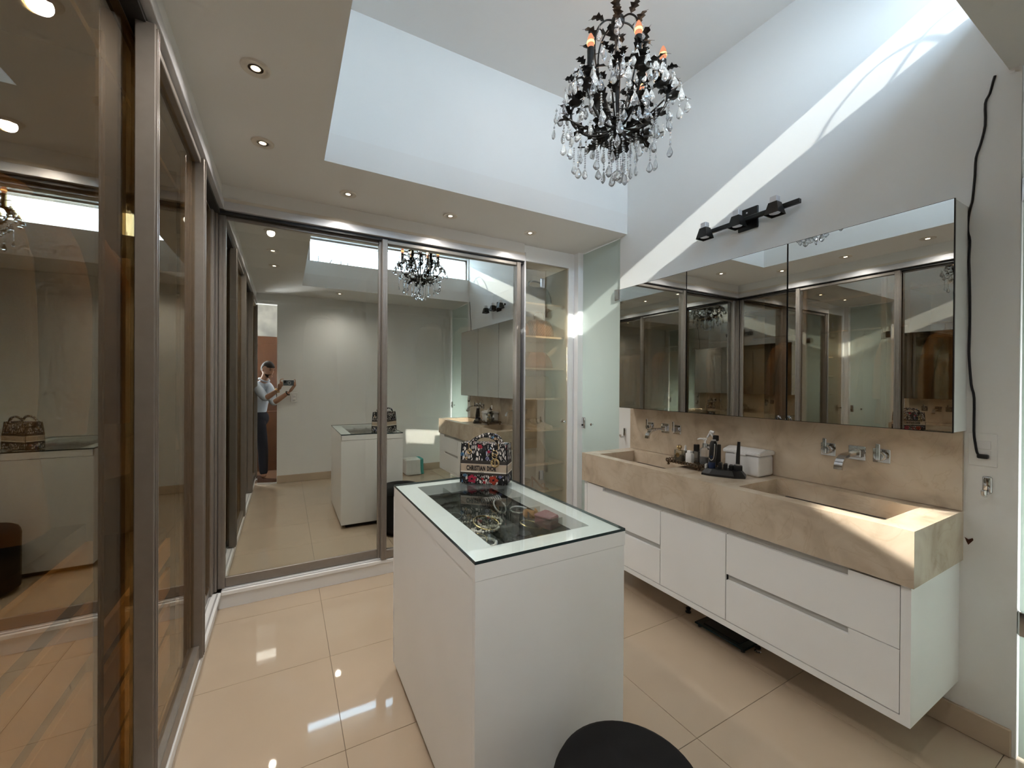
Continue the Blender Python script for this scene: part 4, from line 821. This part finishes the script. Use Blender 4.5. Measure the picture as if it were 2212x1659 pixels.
# jagged leaf, pointing along +x, drooping
def leaf_mesh(L, W, droop):
    bm = B(); top = []; n = 7
    def pos(t, s): return Vector((L*t, s, droop*(.35*math.sin(PI*t*.9)-t*t*.8) + .18*abs(s)))
    mid = [bm.verts.new(pos(i/n, 0)) for i in range(n+1)]
    for sgn in (-1, 1):
        edge = [bm.verts.new(pos((i+ (0.35 if i % 2 else 0))/n, sgn*W*math.sin(PI*min(i/n+.12, 1))*(1.0 if i % 2 else .45))) for i in range(1, n)]
        seq = [mid[0]]+edge+[mid[n]]
        for i in range(n): 
            vs = [mid[i], mid[i+1], seq[i+1], seq[i]]; vs = [v for j, v in enumerate(vs) if v not in vs[:j]]
            if len(vs) > 2: bm.faces.new(vs)
    bmesh.ops.recalc_face_normals(bm, faces=bm.faces)
    ex_ = bmesh.ops.extrude_face_region(bm, geom=list(bm.faces)); bmesh.ops.translate(bm, vec=(0, 0, .0018), verts=[v for v in ex_['geom'] if isinstance(v, bmesh.types.BMVert)])
    bmesh.ops.recalc_face_normals(bm, faces=bm.faces)
    return mesh_of('leaf', bm, 'iron')
LEAF = [leaf_mesh(.095, .034, .03), leaf_mesh(.078, .028, .035), leaf_mesh(.11, .032, .05)]
def leaf(p, az, el, k=0, roll=0, s=1):
    o = link('leaf', LEAF[k], cl); o.matrix_local = Matrix.Translation(p) @ RZ(az) @ RY(-el) @ RX(roll) @ Matrix.Scale(s, 4); return o
def drop_mesh(L, W):
    bm = B(); lathe(bm, [(0, -.020-L), (W*.45, -.020-L*.93), (W*.95, -.020-L*.74), (W, -.020-L*.62), (W*.55, -.020-L*.25), (W*.18, -.022), (0, -.020)], 8)
    for v in bm.verts: v.co.y *= .62
    bmesh.ops.create_icosphere(bm, subdivisions=1, radius=.0062, matrix=Matrix.Translation((0, 0, -.011)))
    return mesh_of('crystal_drop', bm, 'crystal')
DROP = [drop_mesh(.056, .0175), drop_mesh(.062, .0185), drop_mesh(.040, .0125)]
HK = mesh_of('wire_hook', tube(B(), [(0, 0, .004), (0, 0, -.006)], .0012, 5), 'steel')
rnd = random.Random(11)
def drop(p, k=0):
    o = link('crystal_drop', DROP[k], cl, p); o.rotation_euler = (rnd.uniform(-.08, .08), rnd.uniform(-.08, .08), rnd.uniform(0, PI)); link('wire_hook', HK, o)
BEAD = mesh_of('bead_string', (lambda bm: [bmesh.ops.create_icosphere(bm, subdivisions=1, radius=.0052, matrix=Matrix.Translation((0, 0, -.012*i-.006))) for i in range(7)] and bm)(B()), 'crystal')
ball = B(); bmesh.ops.create_icosphere(ball, subdivisions=2, radius=.026); BALL = mesh_of('crystal_ball', ball, 'crystal')
sleeve_m = mesh_of('candle_sleeve', lathe(B(), [(0, 0), (.0165, 0), (.0165, .118), (.012, .121), (0, .121)], 16), 'black', 40)
bulb_p = [(0, 0), (.010, 0), (.0165, .016), (.0175, .030), (.0135, .050), (.006, .066), (0, .072)]
bulb_m = mesh_of('bulb', lathe(B(), bulb_p, 16), 'bulb', True); bulb_off = mesh_of('bulb', lathe(B(), bulb_p, 16), 'bulboff', True)
core_m = mesh_of('bulb_glow', lathe(B(), [(0, .004), (.006, .010), (.0185, .020), (.0181, .030), (.006, .032), (0, .033)], 12), 'core', True)
for k in range(6):
    a = AZ0 + math.radians(-35 + 60*k)
    ar = lpart('arm', tube(B(), spline([pol(.02, a, 2.79), pol(.08, a, 2.765), (pol(.16, a, 2.785)), pol(.225, a, 2.85), pol(.235, a, 2.915), pol(.215, a, 2.95)], 5), .0065, 8), 'iron', cl, smooth=True)
    cpz = 2.945; c = pol(.215, a, cpz)
    lpart('drip_cup', lathe(B(), [(0, 0), (.010, 0), (.032, .012), (.034, .016), (.012, .010), (0, .010)], 16, Matrix.Translation(c)), 'iron', ar, smooth=50)
    link('candle_sleeve', sleeve_m, ar, c+Vector((0, 0, .010)))
    b_ = link('bulb', bulb_off if k == 5 else bulb_m, ar, c+Vector((0, 0, .13)))
    if k != 5:
        link('bulb_glow', core_m, ar, c+Vector((0, 0, .13)))
        pl_ = bpy.data.lights.new('candle_glow', 'POINT'); pl_.energy = .35; pl_.color = (1, .6, .32); pl_.shadow_soft_size = .02
        po = bpy.data.objects.new('candle_glow', pl_); COL.objects.link(po); po.parent = cl; po.location = c+Vector((0, 0, .215))
    for r_, z_, el, kk, da in ((.10, 2.77, .5, 0, .5), (.10, 2.77, .3, 1, -.6), (.17, 2.80, .6, 0, .7), (.17, 2.80, .4, 1, -.7), (.225, 2.86, .35, 2, .1), (.235, 2.90, .5, 0, .9), (.235, 2.90, .5, 0, -.9), (.225, 2.95, .25, 1, 0), (.21, 2.955, .6, 1, 2.2), (.21, 2.955, .6, 1, -2.2)):
        leaf(pol(r_, a, z_), a+da, el, kk, rnd.uniform(-.4, .4), rnd.uniform(.8, 1.1))
    # crystals round each candle cup, on leaf tips and along the arm
    for da, rr, zz, kk in ((0, .295, 2.945, 1), (.20, .27, 2.965, 0), (-.20, .27, 2.965, 0), (.12, .17, 2.965, 0), (-.14, .165, 2.955, 0), (.28, .305, 2.90, 1), (-.28, .305, 2.89, 1), (0, .325, 2.875, 0), (.10, .245, 2.835, 1), (-.12, .24, 2.83, 1), (.25, .20, 2.80, 0), (-.25, .17, 2.79, 0)):
        drop(pol(rr, a+da, zz+rnd.uniform(-.012, .012)), kk)
    for da, rr, zz, kk in ((.3, .20, 3.06, 0), (-.3, .19, 3.02, 0), (.45, .15, 3.00, 1), (0, .13, 2.98, 0), (.5, .25, 2.99, 0), (-.1, .26, 3.0, 0), (.35, .11, 2.93, 0)):
        drop(pol(rr, a+da, zz+rnd.uniform(-.015, .015)), kk)
        leaf(pol(rr-.03, a+da, zz+.005), a+da, .2, 1, rnd.uniform(-.5, .5), .8)
    # upper cage wire with leaves
    a2 = a + math.radians(30)
    lpart('cage_wire', tube(B(), spline([pol(.02, a2, 3.325), pol(.07, a2, 3.315), pol(.115, a2, 3.25), pol(.12, a2, 3.12), pol(.085, a2, 2.98), pol(.045, a2, 2.87), pol(.02, a2, 2.80)], 5), .0045, 7), 'iron', cl, smooth=True)
    for r_, z_, el, kk in ((.075, 3.315, .3, 1), (.118, 3.23, .4, 1), (.12, 3.13, .55, 0), (.10, 3.03, .5, 1), (.065, 2.92, .6, 0)): leaf(pol(r_, a2, z_), a2+rnd.uniform(-.5, .5), el, kk, rnd.uniform(-.4, .4), .95)
    for r_, z_ in ((.10, 3.285), (.145, 3.215), (.16, 3.12), (.135, 3.03)): drop(pol(r_, a2+rnd.uniform(-.12, .12), z_), 0)
    # lower spray of leaves and strings
    leaf(pol(.05, a2, 2.765), a2, -.1, 2, 0, 1.05); leaf(pol(.11, a2, 2.75), a2+.3, -.2, 0); leaf(pol(.04, a2+.5, 2.745), a2+.5, -.7, 1)
    st = lpart('spray_stem', tube(B(), spline([pol(.02, a2, 2.775), pol(.10, a2, 2.755), pol(.19, a2, 2.775), pol(.255, a2, 2.80)], 5), .004, 6), 'iron', cl, smooth=True)
    for rr, zz, n in ((.19, 2.745, 1), (.24, 2.775, 2), (.11, 2.715, 1), (.27, 2.80, 1)):
        p = pol(rr, a2+rnd.uniform(-.2, .2), zz); link('bead_string', BEAD, cl, p)
        drop(p+Vector((0, 0, -.078)), 0 if n == 1 else 1)
    p = pol(.065, a, 2.73); link('bead_string', BEAD, cl, p); link('bead_string', BEAD, cl, p+Vector((0, 0, -.06))); drop(p+Vector((0, 0, -.13)), 1)
for k in range(2): link('bead_string', BEAD, cl, (0, 0, zr(2.735)-.075*k))
link('crystal_ball', BALL, cl, (0, 0, zr(2.548)))

# ------------------------------------------------------------------ the photographer and his phone (seen in the mirrors)
ph = bpy.data.objects.new('mobile_phone', None); COL.objects.link(ph)
tag(ph, 'grey phone with white ring on its back held up by the man', 'phone')
ph.matrix_world = Matrix(((R0.x, 0, -FWD.x, 0), (R0.y, 0, -FWD.y, 0), (0, 1, 0, CH), (0, 0, 0, 1)))   # local x = right, y = up, z = away from the scene
pg = mat('slate_phone', (.10, .125, .15), .35)
lpart('case', box(B(), -.022, .130, -.060, .016, .005, .0135, .004, 2), pg, ph); lpart('magnet_ring', (lambda: tube(B(), [(.062+.020*math.cos(q), -.022+.020*math.sin(q), .0045) for q in [2*PI*i/28 for i in range(28)]], .0022, 6, closed=True))(), 'white', ph, smooth=True)
lpart('screen', boxes((-.018, .126, -.056, .012, .0136, .0142)), 'blackp', ph)
cmod = lpart('camera_module', box(B(), -.016, .020, -.026, .012, .0035, .0055, .001), 'blackp', ph)
for x, y in ((.010, .003), (-.007, -.016)): lpart('camera_lens', lathe(B(), [(0, .0026), (.006, .0026), (.007, .0036), (0, .0036)], 14, T(x, y, 0)), 'edge', cmod)

def skin_mesh(joints, edges, root=0, sub=2):
    """joints: list of (pos, rx, ry)"""
    me = bpy.data.meshes.new('s'); me.from_pydata([j[0] for j in joints], edges, []); o = bpy.data.objects.new('s', me); COL.objects.link(o)
    md = o.modifiers.new('skin', 'SKIN'); md.use_smooth_shade = True
    for i, j in enumerate(joints):
        sv = me.skin_vertices[0].data[i]; sv.radius = (j[1], j[2] if len(j) > 2 else j[1]); sv.use_root = (i == root)
    s = o.modifiers.new('sub', 'SUBSURF'); s.levels = sub; s.render_levels = sub
    bpy.context.view_layer.update(); dg = bpy.context.evaluated_depsgraph_get()
    r = bpy.data.meshes.new_from_object(o.evaluated_get(dg)); bpy.data.objects.remove(o); bpy.data.meshes.remove(me); return r
def merge(meshes, name, voxel, m):
    bm = B()
    for me in meshes: bm.from_mesh(me)
    me = bpy.data.meshes.new(name); bm.to_mesh(me); bm.free()
    o = bpy.data.objects.new('tmp', me); COL.objects.link(o); r = o.modifiers.new('r', 'REMESH'); r.mode = 'VOXEL'; r.voxel_size = voxel; r.use_smooth_shade = True
    s = o.modifiers.new('s', 'SMOOTH'); s.factor = .5; s.iterations = 3
    bpy.context.view_layer.update(); out = bpy.data.meshes.new_from_object(o.evaluated_get(bpy.context.evaluated_depsgraph_get())); bpy.data.objects.remove(o); bpy.data.meshes.remove(me)
    out.name = name; out.materials.clear(); out.materials.append(M[m] if isinstance(m, str) else m); out.shade_smooth(); return out
def bm_mesh(bm):
    me = bpy.data.meshes.new('b'); bm.to_mesh(me); bm.free(); return me
M['skin'] = mat('skin', (.50, .29, .20), .55, c2=(.45, .25, .17), scale=20); M['shirt'] = mat('pale_blue_shirt', (.52, .58, .66), .85, c2=(.47, .53, .61), scale=12, bump=.3, bscale=25)
M['jeans'] = mat('dark_navy_trousers', (.018, .020, .032), .85); M['hair'] = mat('dark_brown_hair', (.022, .013, .009), .7, bump=.6, bscale=300); M['shoe'] = mat('brown_leather', (.13, .06, .04), .5)
V = Vector
man = thing('person', 'man in pale blue shirt and dark trousers holding a phone up in the doorway', 'person', (-.34, -.60, 0))
pel, wst, chs, nkb = V((-.37, -.62, .98)), V((-.36, -.60, 1.12)), V((-.315, -.52, 1.36)), V((-.285, -.475, 1.50))
shL, shR = V((-.400, -.405, 1.455)), V((-.215, -.555, 1.445))
elL, elR = V((-.245, -.21, 1.255)), V((-.150, -.235, 1.185))
wrL, wrR = V((-.075, -.095, 1.385)), V((.055, -.135, 1.345))
hdc = V((-.225, -.425, 1.675))
skin = []
# head: built as a lathe-like ellipsoid with nose, brow, jaw, ears
fd = V((.62, .74, -.22)).normalized(); sd = fd.cross(V((0, 0, 1))).normalized(); ud = sd.cross(fd)
HM = Matrix(((fd.x, sd.x, ud.x, hdc.x), (fd.y, sd.y, ud.y, hdc.y), (fd.z, sd.z, ud.z, hdc.z), (0, 0, 0, 1)))
hbm = B(); bmesh.ops.create_uvsphere(hbm, u_segments=28, v_segments=20, radius=1)
for v in hbm.verts:
    x, y, z = v.co; jaw = max(0, -z)
    v.co = V((x*.098*(1-.10*jaw) + (.012*jaw if x > 0 else -.0*jaw) + (-.012*jaw if x < 0 else 0)*-1*jaw, y*.076*(1-.28*jaw), z*.118))
xf(hbm, HM); skin.append(bm_mesh(hbm))
def blob(p, r, s=(1, 1, 1)):
    bm = B(); bmesh.ops.create_icosphere(bm, subdivisions=2, radius=r); xf(bm, HM @ T(*p) @ Matrix.Diagonal((*s, 1))); return bm_mesh(bm)
skin += [blob((.099, 0, -.012), .012, (1.1, .9, 1.5)), blob((.100, 0, .012), .009, (1, .9, 2)), blob((.078, 0, -.090), .024, (1, 1.2, .8)), blob((.092, 0, .032), .02, (.7, 2.4, .7)), blob((.098, 0, -.048), .008, (1, 2.2, .6)), blob((.096, 0, -.060), .009, (1, 2.0, .6)), blob((-.005, .076, -.008), .026, (.7, .35, 1.2)), blob((-.005, -.076, -.008), .026, (.7, .35, 1.2))]
skin.append(skin_mesh([(nkb+V((-.01, -.015, -.06)), .062), (nkb, .056), (nkb+V((.03, .025, .06)), .054), (hdc+V((-.012, -.01, -.02)), .05)], [(0, 1), (1, 2), (2, 3)], 0, 2))
skin.append(skin_mesh([(elL+(shL-elL)*.3, .044), (elL, .043), (elL+(wrL-elL)*.35, .041), (wrL, .027)], [(0, 1), (1, 2), (2, 3)])); skin.append(skin_mesh([(elR+(shR-elR)*.3, .044), (elR, .043), (elR+(wrR-elR)*.35, .041), (wrR, .027)], [(0, 1), (1, 2), (2, 3)]))
# hands: palm plus five separate fingers closing on the phone ends
def PHW(x, y, z): return ph.matrix_world @ V((x, y, z))
def hand(wrist, palm, tips):
    out = [skin_mesh([(wrist, .026, .020), (wrist.lerp(palm, .5), .030, .020), (palm, .034, .017), (palm+(palm-wrist)*.28, .030, .013)], [(0, 1), (1, 2), (2, 3)], 0, 2)]
    for ch_ in tips:
        out.append(skin_mesh([(p, r) for p, r in zip(ch_, (.0095, .009, .0085, .007))], [(0, 1), (1, 2), (2, 3)][:len(ch_)-1], 0, 1))
    return out
pL = PHW(-.052, -.050, .035); pR = PHW(.150, -.062, .030)
fL = [[pL+V((.0, .0, .0)), PHW(-.040, .006-.018*k, .032), PHW(-.030, .006-.018*k, .010), PHW(-.012+.002*k, .004-.018*k, -.004 if k else .002)] for k in range(1, 4)]
fL = [[pL, PHW(-.052, .022, .030), PHW(-.030, .036, .018), PHW(-.008, .030, .010)], [pL, PHW(-.055, -.005, .022), PHW(-.040, -.010, .002), PHW(-.026, -.012, .000)], [pL, PHW(-.055, -.025, .022), PHW(-.040, -.032, .001), PHW(-.024, -.034, .000)], [pL, PHW(-.052, -.048, .024), PHW(-.038, -.054, .003), PHW(-.024, -.056, .002)], [pL, PHW(-.044, -.062, .040), PHW(-.026, -.066, .034), PHW(-.008, -.062, .024)]]
fR = [[pR, PHW(.158, .008, .020), PHW(.150, .026, .008), PHW(.122, .022, .004)], [pR, PHW(.160, -.012, .014), PHW(.146, -.012, -.002), PHW(.118, -.010, -.003)], [pR, PHW(.160, -.032, .014), PHW(.146, -.034, -.003), PHW(.114, -.030, -.004)], [pR, PHW(.156, -.052, .016), PHW(.142, -.054, -.001), PHW(.116, -.050, -.003)], [pR, PHW(.142, -.072, .030), PHW(.122, -.074, .022), PHW(.104, -.066, .016)]]
skin += hand(wrL, pL, fL) + hand(wrR, pR, fR)
# ankles
ftL, ftR = V((-.27, -.375, .09)), V((-.47, -.78, .09)); knL, knR = V((-.285, -.47, .50)), V((-.43, -.70, .52))
skin += [skin_mesh([(knL.lerp(ftL, .6), .045), (ftL, .038)], [(0, 1)]), skin_mesh([(knR.lerp(ftR, .6), .045), (ftR, .038)], [(0, 1)]), skin_mesh([(nkb, .055), (chs, .09, .065), (wst, .07, .06)], [(0, 1), (1, 2)])]
for a, b_, c in ((pel+V((.05, -.05, 0)), knR, ftR), (pel+V((.02, .06, 0)), knL, ftL)): skin.append(skin_mesh([(a, .06), (b_, .045), (c, .034)], [(0, 1), (1, 2)]))
for a, b_ in ((shL, elL), (shR, elR)): skin.append(skin_mesh([(chs.lerp(a, .4)+V((0, 0, .04)), .05), (a, .048), (b_, .04)], [(0, 1), (1, 2)]))
def relink(name, me, root=man, off=None):
    for v in me.vertices: v.co = v.co - V(root.location)
    return link(name, me, root)
body = relink('body', merge(skin, 'body', .0065, 'skin'))
shirt = [skin_mesh([(pel+V((-.005, -.005, .0)), .150, .118), (wst, .142, .112), (wst.lerp(chs, .5), .148, .115), (chs, .150, .112), (chs.lerp(nkb, .62), .105, .085), (nkb+V((.002, .003, .008)), .070, .066)], [(i, i+1) for i in range(5)], 0, 2)]
for a, b_, w in ((shL, elL, wrL), (shR, elR, wrR)): shirt.append(skin_mesh([(chs.lerp(a, .35)+V((0, 0, .03)), .075), (a, .072), (a.lerp(b_, .55), .066), (b_, .062), (b_.lerp(w, .16), .056)], [(0, 1), (1, 2), (2, 3), (3, 4)], 0, 2))
relink('shirt', merge(shirt, 'shirt', .009, 'shirt'))
cl_b = tube(B(), [nkb+V((.012, .010, .030)) + (sd*math.cos(q)*.066 + fd*math.sin(q)*.066 + V((0, 0, -.022*max(0, math.sin(q))))) for q in [2*PI*i/18 for i in range(18)]], .013, 8, closed=True); part('collar', cl_b, 'shirt', man, smooth=True)
hips = B(); bmesh.ops.create_uvsphere(hips, u_segments=24, v_segments=16, radius=1); xf(hips, T(pel.x+.005, pel.y+.005, pel.z-.04) @ RZ(.9) @ Matrix.Diagonal((.135, .165, .15, 1))); tr_ = [bm_mesh(hips)]
for a, b_, c in ((pel+V((.05, -.05, -.04)), knR, ftR), (pel+V((.02, .06, -.04)), knL, ftL)): tr_.append(skin_mesh([(a, .100), (a.lerp(b_, .5), .090), (b_, .074), (b_.lerp(c, .5), .068), (c+V((0, 0, .03)), .056)], [(0, 1), (1, 2), (2, 3), (3, 4)], 0, 2))
relink('trousers', merge(tr_, 'trousers', .010, 'jeans'))
for f_, az in ((ftL, .25), (ftR, .45)):
    m_ = T(f_.x, f_.y, 0) @ RZ(az); out = [(-.075, .036), (.0, .042), (.09, .050), (.16, .044), (.195, .02), (.195, -.018), (.16, -.042), (.09, -.046), (.0, -.036), (-.075, -.034), (-.09, 0)]
    sl_ = part('shoe_sole', xf(prism(B(), out, 'z', .0, .024), m_), 'white', man)
    sb = B(); rr = []
    for s, h_, sh in ((.98, .024, 0), (.95, .055, 0), (.72, .085, -.02), (.42, .105, -.035)): rr.append([sb.verts.new((px*s+sh, py*s, h_ if px < .06 or h_ < .06 else .055+(h_-.055)*.35)) for px, py in out])
    for a, b_ in zip(rr, rr[1:]):
        for i in range(len(out)): sb.faces.new((a[i], a[(i+1) % len(out)], b_[(i+1) % len(out)], b_[i]))
    sb.faces.new(rr[0]); sb.faces.new(rr[-1]); bmesh.ops.recalc_face_normals(sb, faces=sb.faces); part('shoe', xf(sb, m_), 'shoe', man, smooth=50)
# hair cap, beard, brows and eyes
def shell(cond, grow, m, name):
    bm = B(); bmesh.ops.create_uvsphere(bm, u_segments=36, v_segments=28, radius=1)
    bmesh.ops.delete(bm, geom=[v for v in bm.verts if not cond(*v.co)], context='VERTS')
    for v in bm.verts:
        x, y, z = v.co; jaw = max(0, -z); v.co = V((x*.098*(1-.10*jaw)+(.012*jaw if x > 0 else 0), y*.076*(1-.28*jaw), z*.118))*grow
    ex_ = bmesh.ops.extrude_face_region(bm, geom=list(bm.faces))
    for v in [v for v in ex_['geom'] if isinstance(v, bmesh.types.BMVert)]: v.co *= .9
    bmesh.ops.recalc_face_normals(bm, faces=bm.faces); return part(name, xf(bm, HM), m, man, smooth=60)
shell(lambda x, y, z: (z > .42 - .25*x if x > .1 else z > -.25 and (x < -.05 or z > .25)), 1.085, 'hair', 'hair')
shell(lambda x, y, z: x > .05 and z < -.52, 1.035, 'hair', 'beard')
for s in (-1, 1):
    for nm, p, r, sc_e, m_ in (('eyebrow', (.094, s*.030, .030), .008, (.6, 2.0, .55), 'hair'), ('eye', (.088, s*.030, .008), .0085, (.7, 1.3, .7), 'blackp')):
        bm = B(); bmesh.ops.create_icosphere(bm, subdivisions=2, radius=r); part(nm, xf(bm, HM @ T(*p) @ Matrix.Diagonal((*sc_e, 1))), m_, man, smooth=True)
def cuff(w, e_, r, m_, nm):
    d = (e_-w).normalized(); c = w+d*.03; u_ = d.orthogonal().normalized(); s_ = d.cross(u_); part(nm, tube(B(), [c+(u_*math.cos(q)+s_*math.sin(q))*r for q in [2*PI*i/20 for i in range(20)]], .009, 8, closed=True, flat=.8), m_, man, smooth=True)
cuff(wrL, elL, .031, 'gold', 'gold_watch'); cuff(wrR, elR, .031, 'blackp', 'black_wristband')
